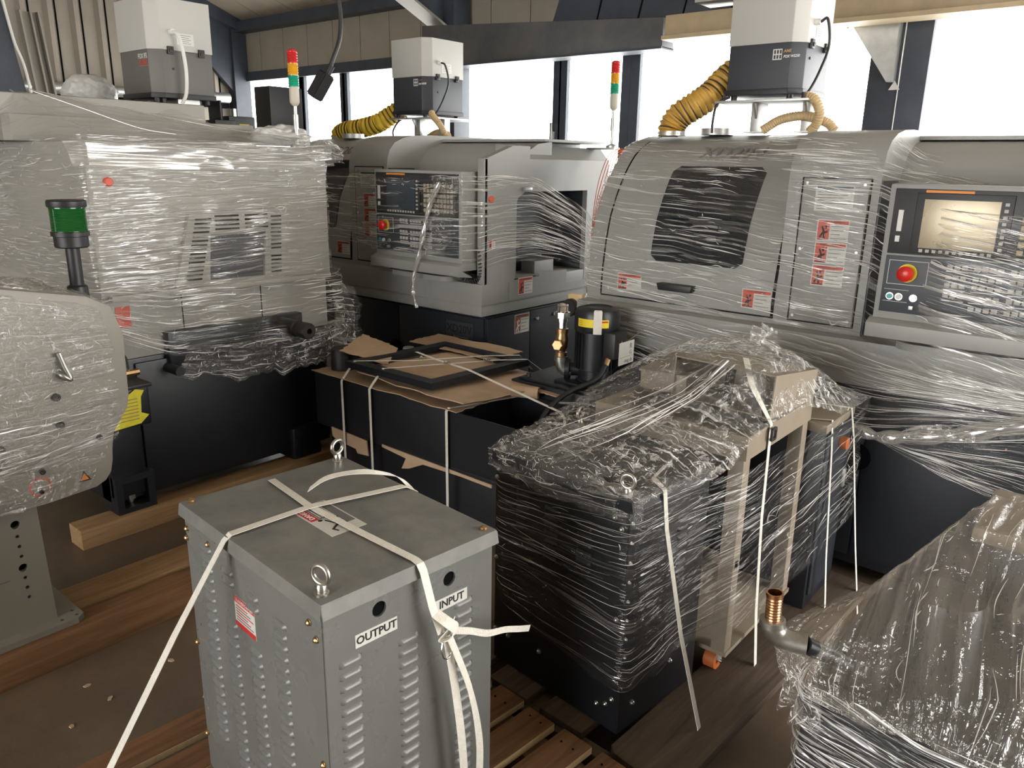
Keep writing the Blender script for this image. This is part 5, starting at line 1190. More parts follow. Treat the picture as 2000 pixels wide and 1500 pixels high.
sheet('cardboard_sheet', [(-3.10, 2.205), (-2.12, 2.205), (-2.10, 2.62), (-3.06, 2.66)], 0.606, 0.004, 'cardboard', 'brown cardboard sheet lying directly on the tank along its front edge', 'cardboard', 0.003, 1)
sheet('cardboard_sheet', [(-2.80, 2.235), (-2.09, 2.20), (-1.99, 2.80), (-2.90, 2.84)], 0.642, 0.005, 'cardboard', 'torn cardboard sheet sandwiched under the black steel frame', 'cardboard', 0.006, 2, tilt=(0.0, -0.01))
sheet('cardboard_sheet', [(-2.10, 2.60), (-1.90, 2.60), (-1.93, 2.86), (-2.12, 2.88)], 0.632, 0.004, 'cardboard', 'small cardboard flap sticking out beside the pump valve', 'cardboard', 0.004, 3)
sheet('cardboard_sheet', [(-2.945, 2.27), (-2.72, 2.36), (-2.84, 2.54), (-3.04, 2.49)], 0.712, 0.004, 'cardboard', 'folded cardboard flap standing up beside the round black filter pot', 'cardboard', 0.003, 4, tilt=(-0.05, 0.03))
sheet('cardboard_sheet', [(-2.98, 2.74), (-2.38, 2.74), (-2.36, 2.93), (-2.94, 2.93)], 0.690, 0.004, 'cardboard', 'cardboard strip behind the frame against the far lathe', 'cardboard', 0.004, 5, tilt=(0, 0.02))
sheet('cardboard_sheet', [(-2.74, 2.29), (-2.32, 2.285), (-2.28, 2.72), (-2.70, 2.76)], 0.668, 0.004, 'cardboard', 'pale cardboard panel lying inside the black steel frame', 'cardboard', 0.003, 6)
lathe_o = lathe('cardboard_roll', [(0.026, 0), (0.026, 0.12), (0.023, 0.12), (0.022, 0.0)], (-2.10, 2.54, 0.632), (0.9, 0.42, 0.0), 'cardboard', None, 20); tag(lathe_o, 'curled cardboard end poking out under the torn sheet beside the open bay', 'cardboard')
fr = plate_hole('steel_frame', [(-2.84, 2.215), (-2.275, 2.215), (-2.235, 2.83), (-2.80, 2.83)], [[(-2.785, 2.27), (-2.33, 2.27), (-2.29, 2.775), (-2.745, 2.775)]], 'z', 0.668, 0.698, K)  # open square frame lying flat on the cardboard
tag(fr, 'flat black square steel frame strapped on the cardboard', 'frame')
random.seed(3)
def torn(pts, y0, label, m='cardboard'):
    o = prism('cardboard_scrap', pts, 'y', y0 - 0.006, y0, m); tag(o, label, 'cardboard'); return o
torn([(-2.97, 0.345), (-2.71, 0.335), (-2.70, 0.262), (-2.78, 0.255), (-2.79, 0.275), (-2.93, 0.285), (-2.965, 0.30)], 2.218, 'brown cardboard patch on the tank front behind the eyebolt')
torn([(-2.60, 0.345), (-2.05, 0.338), (-1.93, 0.336), (-1.93, 0.322), (-2.10, 0.325), (-2.33, 0.318), (-2.42, 0.275), (-2.47, 0.262), (-2.44, 0.318), (-2.60, 0.333)], 2.218, 'ragged cardboard edge pinched along the lower lip of the tank')

# straps tied round the tank
def strap(pts, w_, label, m='strap_clear', buckles=()):
    o0 = Vector(pts[0][0]); t = thing('strap', label, 'strap', o0)
    ribbon('strap_band', [(tuple(Vector(p) - o0), a) for p, a in pts], w_, m, t)
    for b in buckles:
        p = Vector(b) - o0
        bk = tube('wire_buckle', [p + Vector(d) for d in ((-0.012, -0.010, 0.002), (0.012, -0.010, 0.004), (0.014, 0.0, 0.010), (0.012, 0.010, 0.004), (-0.012, 0.010, 0.002), (-0.014, 0, 0.010), (-0.012, -0.010, 0.002))], 0.0025, 'cast_iron', t, 6)
    return t
X1 = (1, 0, 0)
strap([((-2.86, 2.205, 0.06), X1), ((-2.86, 2.2, 0.60), X1), ((-2.855, 2.215, 0.622), X1), ((-2.80, 2.235, 0.702), X1), ((-2.60, 2.42, 0.705), (1, -0.8, 0)), ((-2.42, 2.70, 0.708), (1, -0.7, 0)), ((-2.32, 2.86, 0.700), (1, -0.7, 0)), ((-2.30, 2.93, 0.62), X1)], 0.015, 'clear strap over the frame nearest the round filter pot', buckles=((-2.58, 2.46, 0.708),))
strap([((-2.66, 2.205, 0.06), X1), ((-2.66, 2.2, 0.60), X1), ((-2.655, 2.215, 0.622), X1), ((-2.60, 2.235, 0.702), X1), ((-2.46, 2.45, 0.706), (1, -0.7, 0)), ((-2.32, 2.68, 0.708), (1, -0.6, 0)), ((-2.24, 2.82, 0.700), (1, -0.6, 0)), ((-2.22, 2.93, 0.62), X1)], 0.015, 'clear strap over the frame next to the cardboard patch', buckles=((-2.44, 2.48, 0.708), (-2.34, 2.64, 0.708)))
strap([((-2.175, 2.208, 0.06), X1), ((-2.175, 2.203, 0.60), X1), ((-2.17, 2.215, 0.614), X1), ((-2.06, 2.62, 0.606), (1, -0.3, 0)), ((-2.0, 2.80, 0.63), (1, -0.3, 0))], 0.014, 'clear strap down the tank front beside the open bay')
strap([((-2.72, 2.55, 0.704), (0.6, 1, 0)), ((-2.54, 2.50, 0.708), (0.3, 1, 0)), ((-2.30, 2.47, 0.706), (0.2, 1, 0)), ((-1.80, 2.49, 0.612), (0.1, 1, 0)), ((-1.775, 2.49, 0.59), (0, 1, 0)), ((-1.77, 2.49, 0.45), (0, 1, 0))], 0.016, 'white strap drawn tight across the open bay of the tank', 'strap_white')
t = thing('paper_sign', 'small white paper sign with grey print hanging behind the pump', 'sign', (-1.585, 2.63, 0.83))
box('paper', 0.0, 0.002, -0.055, 0.055, 0.0, 0.092, 'sticker_white', t)
text('lettering', 'R', 0.03, (0.0024, 0.03, 0.070), (0, 1, 0), (0, 0, 1), 'ink_grey', t); text('lettering', 'G', 0.024, (0.0024, 0.03, 0.044), (0, 1, 0), (0, 0, 1), 'ink_grey', t)
text('lettering', '-zug.ch', 0.022, (0.0024, 0.012, 0.014), (0, 1, 0), (0, 0, 1), 'ink_grey', t); box('rule_line', 0.0022, 0.0026, -0.05, 0.05, 0.030, 0.0312, 'ink_grey', t)
cyl('sign_wire', (0.0, 0.0, 0.09), (-0.03, 0.3, 0.14), 0.0015, 'cast_iron', t, n=6)
# ------------------------------------------------------------------ black transformer and beige trolley on the old pallet
t = transformer((-1.115, 1.752, 0.122), R(-6), 0.25, 0.188, 0.685, 'black_paint', 'black_paint', 'black transformer cabinet wrapped in film on the old pallet',
                [(-0.13, [(0.58, 0.46)]), (-0.02, [(0.57, 0.42)]), (0.10, [(0.56, 0.42)])], [(0.06, 0.56, 0.40)], holes=False, screwm='steel')
for k, (xx, zz) in enumerate(((-0.18, 0.10), (0.17, 0.06), (0.20, 0.075), (-0.05, 0.11))): screw(t, (xx, -0.182, zz), (0, -1, 0), 0.006, 'steel')
screw(t, (0.242, -0.12, 0.07), (1, 0, 0), 0.006, 'steel'); screw(t, (0.242, 0.05, 0.12), (1, 0, 0), 0.006, 'steel')
for k in range(8): screw(t, (0.242, -0.17, 0.62 - k * 0.055), (1, 0, 0), 0.004, 'steel')
strap([((-0.98, 1.95, 0.80), (0.6, 0.8, 0)), ((-0.92, 1.70, 0.812), (0.2, 1, 0)), ((-0.865, 1.665, 0.805), (0, 1, 0)), ((-0.852, 1.665, 0.70), (0, 1, 0)), ((-0.80, 1.69, 0.40), (0, 1, 0)), ((-0.735, 1.715, 0.125), (0, 1, 0)), ((-0.735, 1.715, 0.02), (0, 1, 0))], 0.018, 'white strap slanting down from the black transformer to the pallet board', 'strap_white')
t = thing('wooden_pallet', 'dark weathered pallet under the black transformer and the beige trolley', 'pallet', (-1.1, 1.5, 0.0), R(-3))
for k, (x0, x1) in enumerate(((-0.42, -0.27), (-0.22, -0.07), (-0.02, 0.13))): box('pallet_slat', x0, x1, 0.0, 1.35, 0.095, 0.118, 'wood_old_y', t, 0.003)
bm = bmesh.new(); outl = [(0.215, 0.02), (0.235, 0.0), (0.36, -0.015), (0.41, 0.0), (0.425, 0.05), (0.425, 1.36), (0.215, 1.36)]
prism('pallet_board', outl, 'z', 0.092, 0.120, 'wood_old_y', t, 0.003); bm.free()
prism('pallet_edge_board', [(-0.46, 0.02), (0.34, 0.02), (0.34, -0.02), (-0.46, -0.02)], 'z', 0.045, 0.094, 'wood_old_y', t, 0.003)
for xx in (-0.40, -0.08, 0.22):
    for yy in (0.02, 0.62, 1.22): box('pallet_block', xx, xx + 0.13, yy, yy + 0.12, 0.0, 0.092, 'wood_old_y', t, 0.006)
# trolley
t = thing('trolley', 'beige steel trolley with tray on orange casters behind the black transformer', 'trolley', (-0.80, 1.96, 0.118))
# local x -0.46..0.02, y 0..0.48
tr = plate_hole('tray_rim', [(-0.48, 0.0), (0.02, 0.0), (0.02, 0.50), (-0.48, 0.50)], [[(-0.475, 0.006), (0.014, 0.006), (0.014, 0.494), (-0.475, 0.494)]], 'z', 0.70, 0.77, 'beige_paint', t)
box('tray_floor', -0.478, 0.016, 0.004, 0.496, 0.698, 0.704, 'beige_paint', t)
for xx in (-0.475, -0.03):
    for yy in (0.0, 0.45): box('trolley_leg', xx, xx + 0.045, yy, yy + 0.045, 0.085, 0.70, 'beige_paint', t, 0.003)
box('lower_shelf', -0.48, 0.02, 0.0, 0.50, 0.075, 0.090, 'beige_paint', t, 0.002)
box('middle_rail', -0.47, 0.015, 0.01, 0.035, 0.36, 0.39, 'beige_paint', t, 0.002)
for xx, yy in ((-0.03, 0.04), (-0.03, 0.44), (-0.44, 0.04), (-0.44, 0.44)):
    c_ = box('caster_fork', xx - 0.018, xx + 0.018, yy - 0.016, yy + 0.016, 0.035, 0.075, 'galvanised', t, 0.004)
    cyl('caster_wheel', (xx - 0.024, yy, 0.032), (xx + 0.012, yy, 0.032), 0.031, 'caster_orange', c_, n=24); cyl('caster_hub', (xx - 0.026, yy, 0.032), (xx + 0.026, yy, 0.032), 0.008, 'chrome', c_, n=10)
# boxes on the trolley
t = thing('sheet_metal_box', 'open beige sheet metal box lying on the trolley under film', 'box', (-0.97, 2.17, 0.888), R(-4))
bxs = plate_hole('box_walls', [(-0.17, 0.0), (0.17, 0.0), (0.17, 0.13), (-0.17, 0.13)], [[(-0.166, 0.004), (0.166, 0.004), (0.166, 0.126), (-0.166, 0.126)]], 'y', 0.0, 0.30, 'beige_paint', t)
for o in [bxs]: o.rotation_euler = (R(-6), 0, 0)
b2 = box('box_back', -0.17, 0.17, 0.296, 0.30, 0.0, 0.13, 'beige_paint', t); b2.rotation_euler = (R(-6), 0, 0)
b3 = box('box_bracket', 0.0, 0.03, 0.02, 0.024, 0.01, 0.12, 'gap_dark', t); b3.rotation_euler = (R(-6), 0, 0)
t = thing('sheet_metal_box', 'beige box resting on the trolley nearer the pump, hidden by crumpled film', 'box', (-1.16, 2.20, 0.888), R(6))
box('box_body', -0.10, 0.06, 0.0, 0.30, 0.0, 0.06, 'beige_paint', t, 0.004); box('box_lip', -0.105, 0.065, -0.004, 0.304, 0.058, 0.066, 'beige_paint', t, 0.002)
t = thing('low_cabinet', 'low dark cabinet with a beige top at the far end of the pallet', 'cabinet', (-0.74, 2.50, 0.118))
box('cabinet_body', -0.50, 0.0, 0.0, 0.28, 0.0, 0.65, 'black_paint', t, 0.004); box('cabinet_top', -0.505, 0.005, -0.005, 0.285, 0.65, 0.68, 'beige_paint', t, 0.004); box('cabinet_door', 0.0, 0.008, 0.02, 0.26, 0.05, 0.64, 'machine_navy', t, 0.003); box('door_handle', 0.008, 0.02, 0.21, 0.23, 0.40, 0.47, 'galvanised', t, 0.003)
cyl('cabinet_plug', (0.008, 0.16, 0.58), (0.03, 0.16, 0.58), 0.022, 'caster_orange', t, n=14)
# straps on trolley
strap([((-0.93, 2.25, 1.035), (1, 0.3, 0)), ((-0.86, 2.14, 0.99), (0.8, 0.6, 0)), ((-0.775, 2.105, 0.893), (0, 1, 0)), ((-0.772, 2.105, 0.60), (0, 1, 0)), ((-0.755, 2.10, 0.30), (0, 1, 0)), ((-0.735, 2.09, 0.125), (0, 1, 0)), ((-0.735, 2.09, 0.02), (0, 1, 0))], 0.018, 'white strap with a black buckle down the side of the beige trolley', 'strap_white')
o = plate_hole('strap_buckle', round_rect(-0.018, 0.018, -0.020, 0.020, 0.006, 3), [round_rect(-0.010, 0.010, -0.012, 0.012, 0.003, 3)], 'x', 0.0, 0.006, 'black_plastic'); o.location = (-0.768, 2.105, 0.865); tag(o, 'square black buckle on the trolley strap', 'buckle')
strap([((-0.86, 2.50, 0.80), (1, 0.3, 0)), ((-0.738, 2.55, 0.803), (0, 1, 0)), ((-0.728, 2.55, 0.70), (0, 1, 0)), ((-0.70, 2.56, 0.30), (0, 1, 0)), ((-0.675, 2.57, 0.03), (0, 1, 0))], 0.014, 'white strap down the low dark cabinet behind the trolley', 'strap_white')
strap([((-0.90, 2.72, 0.80), (1, 0.3, 0)), ((-0.735, 2.74, 0.802), (0, 1, 0)), ((-0.715, 2.74, 0.70), (0, 1, 0)), ((-0.66, 2.75, 0.30), (0, 1, 0)), ((-0.62, 2.76, 0.03), (0, 1, 0))], 0.014, 'thin white strap at the far edge of the low dark cabinet', 'strap_white')

# ------------------------------------------------------------------ second coolant tank, bottom right, wrapped
t = thing('coolant_tank', 'black coolant tank wrapped in film with a copper threaded elbow', 'tank', (-0.40, 1.44, 0.0))
box('tank_body', 0.0, 0.85, 0.0, 0.62, 0.03, 0.54, 'black_paint', t, 0.006)
box('tank_lid', -0.01, 0.86, -0.01, 0.63, 0.54, 0.556, 'black_paint', t, 0.004)
box('grey_post', 0.10, 0.145, -0.03, -0.004, 0.04, 0.42, 'collector_light', t, 0.004)
for xx in (0.08, 0.77):
    for yy in (0.08, 0.5): cyl('tank_castor', (xx, yy, 0.0), (xx, yy, 0.03), 0.03, 'black_plastic', t, n=12)
lathe('pump_motor', [(0, 0), (0.075, 0), (0.075, 0.20), (0.07, 0.215), (0, 0.215)], (0.19, 0.22, 0.556), (0, 0, 1), 'black_paint', t, 28)
lathe('motor_cap', [(0, 0), (0.045, 0), (0.048, 0.03), (0.04, 0.06), (0, 0.065)], (0.07, 0.14, 0.556), (0, 0, 1), 'black_plastic', t, 20)
cb_ = box('beige_cover', 0.20, 0.62, 0.29, 0.56, 0.865, 0.900, 'beige_paint', t, 0.012)
box('cover_post', 0.24, 0.56, 0.33, 0.50, 0.556, 0.865, 'black_paint', t, 0.006)
tube('pipe_elbow', [(-0.012, 0.015, 0.664), (-0.035, 0.007, 0.665), (-0.062, -0.002, 0.672), (-0.076, -0.008, 0.690), (-0.079, -0.010, 0.71)], 0.0235, 'cast_iron', t, 18, 8)
lathe('elbow_collar', [(0.026, 0), (0.026, 0.014), (0.022, 0.016)], (-0.078, -0.009, 0.695), (-0.03, -0.02, 1), 'cast_iron', t, 20)
lathe('threaded_end', [(0.0165, 0)] + [(0.0165 - 0.0016 * (k % 2), 0.003 + 0.0032 * k) for k in range(16)] + [(0.0175, 0.054), (0.0175, 0.062), (0.014, 0.062), (0.0135, 0.03), (0, 0.03)], (-0.078, -0.009, 0.708), (-0.03, -0.02, 1), 'copper', t, 24)
cyl('inlet_pipe', (-0.015, 0.015, 0.664), (0.05, 0.10, 0.60), 0.018, 'black_paint', t, n=14)

# ------------------------------------------------------------------ stretch film
def filmthing(name, label, group='stretch film round the machines'):
    o0 = thing(name, label, 'film', (0, 0, 0), 0, group); return o0
def prof_rows(prof, xs, zs, lift, y0):
    return [[(x_, y0 + prof_y(prof, min(z, prof[-1][1])) - lift, z) for x_ in xs] for z in zs]
# 1 right lathe
f = thing('stretch_film', 'clear stretch film wound round the lathe with the gold screen, creases running sideways', 'film', (-0.66, 3.0, 0.9))
def sub(rows, o): return [[(p[0] - o[0], p[1] - o[1], p[2] - o[2]) for p in r] for r in rows]
o0 = (-0.66, 3.0, 0.9)
xs_door = [-2.095, -1.85, -1.5, -1.165]
rows = []
for z in (1.742, 1.715, 1.68, 1.62, 1.54, 1.44, 1.34, 1.24, 1.14, 1.05, 0.99):
    yd = 3.0 + prof_y(DOOR_PROF, z) - 0.022; ys = 3.0 + prof_y(SERV_PROF, z) - 0.022
    yb = 3.0 + (0.45 if z > 1.62 else (0.12 if z > 1.56 else -0.135))
    zz = z - (0.16 if z > 1.62 else 0.05) * 0.5
    rows.append([(-2.105, yd + 0.5, z), (-2.10, yd, z)] + [(x_, yd if i < 3 else min(yd, ys), z) for i, x_ in enumerate(xs_door)] + [(-0.84, min(ys, 3.2), z - 0.01), (-0.76, (ys + yb) / 2, zz), (-0.55, yb, zz - 0.03), (-0.25, yb, zz - 0.06), (0.25, yb, zz - 0.10)])
film('film_front', sub(rows, o0), 'film_streak', f, 170, 220, amp=0.004, streak_n=40, fold=0.006, shear=-0.07, crease=680, glint=160, clen=(0.04, 0.26), cw=(0.0006, 0.0023), seed=3)
# lower skirt pulled down to a knot
kn_ = (-0.69, 2.84, 0.69)
rows = []
top = [(-2.12, 3.10, 0.99), (-2.08, 2.965, 0.99), (-1.7, 2.962, 0.99), (-1.3, 2.958, 0.99), (-1.0, 2.95, 0.985), (-0.75, 2.90, 0.97), (-0.5, 2.855, 0.955), (-0.2, 2.855, 0.94), (0.25, 2.855, 0.92)]
mid = [(-2.12, 3.10, 0.88), (-2.08, 2.962, 0.88), (-1.7, 2.96, 0.86), (-1.3, 2.95, 0.83), (-1.0, 2.93, 0.80), (-0.78, 2.89, 0.79), (-0.5, 2.86, 0.83), (-0.2, 2.855, 0.86), (0.25, 2.855, 0.86)]
bot = [(-2.12, 3.10, 0.79), (-2.08, 2.962, 0.78), (-1.7, 2.958, 0.75), (-1.3, 2.94, 0.72), (-1.0, 2.90, 0.70), (-0.72, 2.85, 0.695), (-0.5, 2.85, 0.76), (-0.2, 2.85, 0.82), (0.25, 2.85, 0.84)]
film('film_skirt', sub([top, mid, bot], o0), 'film_streak', f, 130, 110, amp=0.004, streak_n=40, fold=0.008, shear=-0.05, crease=240, clen=(0.08, 0.4), cw=(0.0005, 0.0015), seed=4)
tube('twisted_rope', [tuple(Vector(p) - Vector(o0)) for p in ((-0.76, 2.85, 0.700), (-0.66, 2.835, 0.69), (-0.55, 2.835, 0.715), (-0.40, 2.84, 0.76), (-0.24, 2.845, 0.825), (0.1, 2.85, 0.93))], 0.02, 'film_rope', f, 12, 14, rfun=lambda q: 0.012 + 0.012 * abs(math.sin(q * 17)) + 0.012 * q)
fan0 = [(-0.66, 2.84, 0.69), (-0.55, 2.84, 0.71), (-0.40, 2.84, 0.755), (-0.2, 2.845, 0.83), (0.1, 2.85, 0.9)]
fan1 = [(-0.66, 2.84, 0.68), (-0.56, 2.84, 0.66), (-0.42, 2.845, 0.65), (-0.22, 2.85, 0.64), (0.1, 2.86, 0.62)]
fan2 = [(-0.66, 2.84, 0.67), (-0.56, 2.84, 0.63), (-0.42, 2.845, 0.585), (-0.24, 2.85, 0.535), (0.1, 2.87, 0.44)]
film('film_fan', sub([fan0, fan1, fan2], o0), 'film_light', f, 80, 90, amp=0.004, streak_n=30, fold=0.008, crease=70, clen=(0.15, 0.5), cw=(0.0006, 0.0014), seed=5)
# small loose puff at the knot
film('film_puff', sub([[(-0.58, 2.82, 0.74), (-0.53, 2.80, 0.775), (-0.46, 2.80, 0.79), (-0.38, 2.82, 0.775)], [(-0.60, 2.81, 0.71), (-0.54, 2.79, 0.74), (-0.46, 2.79, 0.75), (-0.37, 2.81, 0.75)], [(-0.62, 2.82, 0.69), (-0.54, 2.82, 0.71), (-0.46, 2.82, 0.73), (-0.36, 2.82, 0.74)]], o0), 'film_crumple', f, 40, 40, amp=0.004, fold=0.01, crump=0.008)
# 2 far lathe
o0 = (-3.31, 3.0, 1.2)
f = thing('stretch_film', 'clear stretch film stretched past the keypad of the far lathe to the next machine', 'film', o0)
rows = []
for k, z in enumerate((1.53, 1.47, 1.40, 1.32, 1.25, 1.18, 1.12)):
    c_ = 1.30 + (z - 1.30) * 0.35
    rows.append([(-4.6, 3.04, z + 0.02), (-4.2, 3.03, z + 0.01), (-3.85, 3.03, z), (-3.55, 2.985, z), (-3.42, 2.88, z), (-3.1, 2.875, z), (-2.8, 2.875, z + 0.01), (-2.715, 2.90, z + 0.015)])
film('film_front', sub(rows, o0), 'film_light', f, 140, 110, amp=0.004, streak_n=40, fold=0.008, crease=150, glint=60, clen=(0.05, 0.25), cw=(0.0006, 0.0016), seed=6)
rows = []
for k, z in enumerate((1.56, 1.49, 1.41, 1.33, 1.25, 1.17, 1.09)):
    ze = 1.10 + (z - 1.09) * 0.95 + 0.06 * 0
    rows.append([(-2.74, 2.89, z - 0.02), (-2.655, 2.96, z - 0.02), (-2.65, 3.10, 1.17 + (z - 1.17) * 0.96), (-2.62, 3.35, 1.20 + (z - 1.2) * 0.92), (-2.50, 3.42, 1.17 + (z - 1.2) * 0.75), (-2.30, 3.35, 1.14 + (z - 1.2) * 0.62), (-2.12, 3.18, 1.12 + (z - 1.2) * 0.55)])
film('film_span', sub(rows, o0), 'film_light', f, 90, 130, amp=0.005, streak_n=44, fold=0.010, crease=170, clen=(0.15, 0.5), cw=(0.0008, 0.002), seed=7)
rows = [[(-2.95 + 0.02 * math.sin(k * 2.1) - 0.012 * k + j * 0.045, 2.868 - 0.006 * abs(math.sin(k * 1.3 + j)), 1.53 - 0.045 * k) for j in range(6)] for k in range(10)]
film('film_bunch', sub(rows, o0), 'film_crumple', f, 50, 80, amp=0.006, streak_n=20, fold=0.010, crump=0.010, glint=120, seed=8)
tube('film_tail', [tuple(Vector(p) - Vector(o0)) for p in ((-2.86, 2.86, 1.50), (-2.93, 2.855, 1.38), (-2.97, 2.85, 1.25), (-3.01, 2.85, 1.12), (-3.05, 2.85, 1.0), (-3.055, 2.85, 0.92), (-3.04, 2.86, 0.84))], 0.01, 'film_rope', f, 8, 12, rfun=lambda q: 0.008 + 0.008 * abs(math.sin(q * 13)) * (1 - q) + 0.004 * math.sin(q * 40))
# 3 big wrapped machine on the left
o0 = (-3.3, 1.3, 0.9)
f = thing('stretch_film', 'clear stretch film tight round the grey machine behind the bar feeder', 'film', o0)
rows = []
for z in (1.68, 1.62, 1.55, 1.45, 1.35, 1.25, 1.15, 1.06):
    b_ = -0.02 if z > 1.6 else 0.0
    rows.append([(-4.5, 1.33, z), (-3.9, 1.325, z), (-3.32, 1.32, z), (-3.275, 1.345, z), (-3.262, 1.6, z - 0.005), (-3.258, 1.9, z - 0.01), (-3.26, 2.2, z - 0.01), (-3.275, 2.50, z - 0.01), (-3.33, 2.525, z), (-3.7, 2.53, z)])
film('film_body', sub(rows, o0), 'film_heavy', f, 150, 160, amp=0.006, streak_n=34, fold=0.010, shear=0.04, crease=380, glint=160, clen=(0.03, 0.20), cw=(0.0006, 0.002), seed=9)
rows = []
for k, z in enumerate((1.06, 0.98, 0.90, 0.82, 0.76)):
    rows.append([(-3.9, 1.325, z), (-3.31, 1.32, z + 0.03), (-3.26, 1.36, z + 0.025 + 0.02 * k), (-3.24 + 0.004 * k, 1.6, z), (-3.22 + 0.01 * k, 1.9, z), (-3.20 + 0.012 * k, 2.2, z), (-3.22 + 0.01 * k, 2.50, z), (-3.30, 2.58, z), (-3.6, 2.60, z)])
film('film_lower', sub(rows, o0), 'film_streak', f, 130, 80, amp=0.006, streak_n=30, fold=0.014, crease=130, glint=60, clen=(0.05, 0.25), seed=10)
rows = [[(-3.21, 1.66, 0.80), (-3.18, 1.85, 0.80), (-3.16, 2.10, 0.79), (-3.16, 2.35, 0.80), (-3.22, 2.55, 0.82)], [(-3.20, 1.62, 0.74), (-3.14, 1.85, 0.72), (-3.12, 2.10, 0.71), (-3.13, 2.35, 0.72), (-3.22, 2.56, 0.74)], [(-3.20, 1.58, 0.69), (-3.12, 1.84, 0.63), (-3.10, 2.10, 0.63), (-3.12, 2.35, 0.645), (-3.22, 2.52, 0.66)]]
film('film_flap', sub(rows, o0), 'film_crumple', f, 90, 50, amp=0.008, streak_n=12, fold=0.02, crump=0.006, ragged=0.012, glint=70, crease=20, seed=11)
rows = [[(-3.30, 2.50, 1.0), (-3.25, 2.56, 0.98), (-3.3, 2.66, 0.95)], [(-3.28, 2.50, 0.85), (-3.20, 2.58, 0.84), (-3.28, 2.70, 0.82)], [(-3.27, 2.48, 0.70), (-3.19, 2.56, 0.68), (-3.27, 2.68, 0.68)], [(-3.30, 2.42, 0.50), (-3.27, 2.46, 0.45), (-3.30, 2.50, 0.48)]]
film('film_side_flap', sub(rows, o0), 'film_crumple', f, 40, 70, amp=0.006, streak_n=16, fold=0.015, crump=0.005)
# drape over the hood
rows = [[(-4.3, 1.24, 1.80), (-4.2, 1.34, 1.868), (-4.2, 1.6, 1.868), (-4.0, 1.85, 1.865), (-3.95, 2.0, 1.862)],
        [(-3.95, 1.22, 1.76), (-3.89, 1.34, 1.862), (-3.875, 1.6, 1.85), (-3.87, 1.9, 1.80), (-3.80, 2.2, 1.772)],
        [(-3.75, 1.22, 1.70), (-3.72, 1.34, 1.76), (-3.70, 1.65, 1.76), (-3.66, 2.0, 1.735), (-3.6, 2.4, 1.71)],
        [(-3.45, 1.24, 1.67), (-3.42, 1.34, 1.685), (-3.42, 1.7, 1.685), (-3.42, 2.1, 1.685), (-3.42, 2.5, 1.685)],
        [(-3.30, 1.28, 1.655), (-3.262, 1.345, 1.66), (-3.252, 1.75, 1.655), (-3.252, 2.1, 1.655), (-3.262, 2.51, 1.655)],
        [(-3.28, 1.30, 1.56), (-3.25, 1.35, 1.56), (-3.24, 1.75, 1.55), (-3.24, 2.1, 1.555), (-3.25, 2.52, 1.57)]]
film('film_drape', sub(rows, o0), 'film_milky', f, 120, 110, amp=0.006, streak_n=8, fold=0.014)
# folds that catch the light in the drape
for pts in ([(-3.93, 1.42, 1.872), (-3.82, 1.6, 1.83), (-3.70, 1.85, 1.785), (-3.6, 2.15, 1.735), (-3.45, 2.5, 1.695)], [(-3.93, 1.42, 1.870), (-3.75, 1.55, 1.80), (-3.55, 1.70, 1.72), (-3.42, 1.80, 1.695)], [(-3.98, 1.36, 1.868), (-3.75, 1.40, 1.79), (-3.45, 1.45, 1.695)]):
    tube('film_fold', [tuple(Vector(p) - Vector(o0)) for p in pts], 0.003, 'film_rope', f, 8, 10)
rows = [[(-3.45, 2.30, 1.70), (-3.38, 2.45, 1.72), (-3.30, 2.56, 1.69)], [(-3.30, 2.36, 1.68), (-3.25, 2.47, 1.69), (-3.22, 2.57, 1.66)], [(-3.24, 2.38, 1.60), (-3.22, 2.48, 1.60), (-3.22, 2.56, 1.58)]]
film('film_corner', sub(rows, o0), 'film_crumple', f, 50, 50, amp=0.006, fold=0.012, crump=0.012)
# 4 bar feeder
o0 = (-2.6, 0.7, 0.1)
f = thing('stretch_film', 'crinkled stretch film over the bar feeder head below the green beacon', 'film', o0)
xf = -2.535
def fr_(y_, z_, x_=xf): return (x_, y_, z_)
rows = [[(-2.95, -0.4, 1.245), (-2.95, 0.4, 1.245), (-2.95, 0.76, 1.245), (-2.95, 1.0, 1.20), (-3.0, 1.1, 1.16)],
        [(-2.60, -0.4, 1.25), (-2.60, 0.4, 1.25), (-2.60, 0.77, 1.25), (-2.62, 1.0, 1.20), (-2.75, 1.12, 1.13)],
        [fr_(-0.4, 1.20), fr_(0.4, 1.20), fr_(0.78, 1.20), fr_(1.02, 1.15), (-2.66, 1.125, 1.08)],
        [fr_(-0.4, 1.0), fr_(0.4, 1.0), fr_(0.78, 1.0), fr_(1.06, 1.0), (-2.66, 1.125, 0.98)],
        [fr_(-0.4, 0.82), fr_(0.4, 0.82), fr_(0.78, 0.82), fr_(1.06, 0.82), (-2.66, 1.12, 0.82)],
        [fr_(-0.4, 0.74), fr_(0.4, 0.74), fr_(0.75, 0.73), fr_(1.02, 0.72), (-2.66, 1.05, 0.72)],
        [fr_(-0.4, 0.63), fr_(0.4, 0.63), fr_(0.75, 0.63), fr_(0.99, 0.63), (-2.66, 1.03, 0.63)],
        [fr_(-0.4, 0.545), fr_(0.4, 0.545), fr_(0.75, 0.545), fr_(0.94, 0.56), (-2.66, 0.99, 0.56)]]
film('film_head', sub(rows, o0), 'film_crumple', f, 150, 150, amp=0.004, streak_n=24, fold=0.006, crump=0.006, glint=420, crease=120, clen=(0.02, 0.08), cw=(0.0005, 0.0012), seed=12)
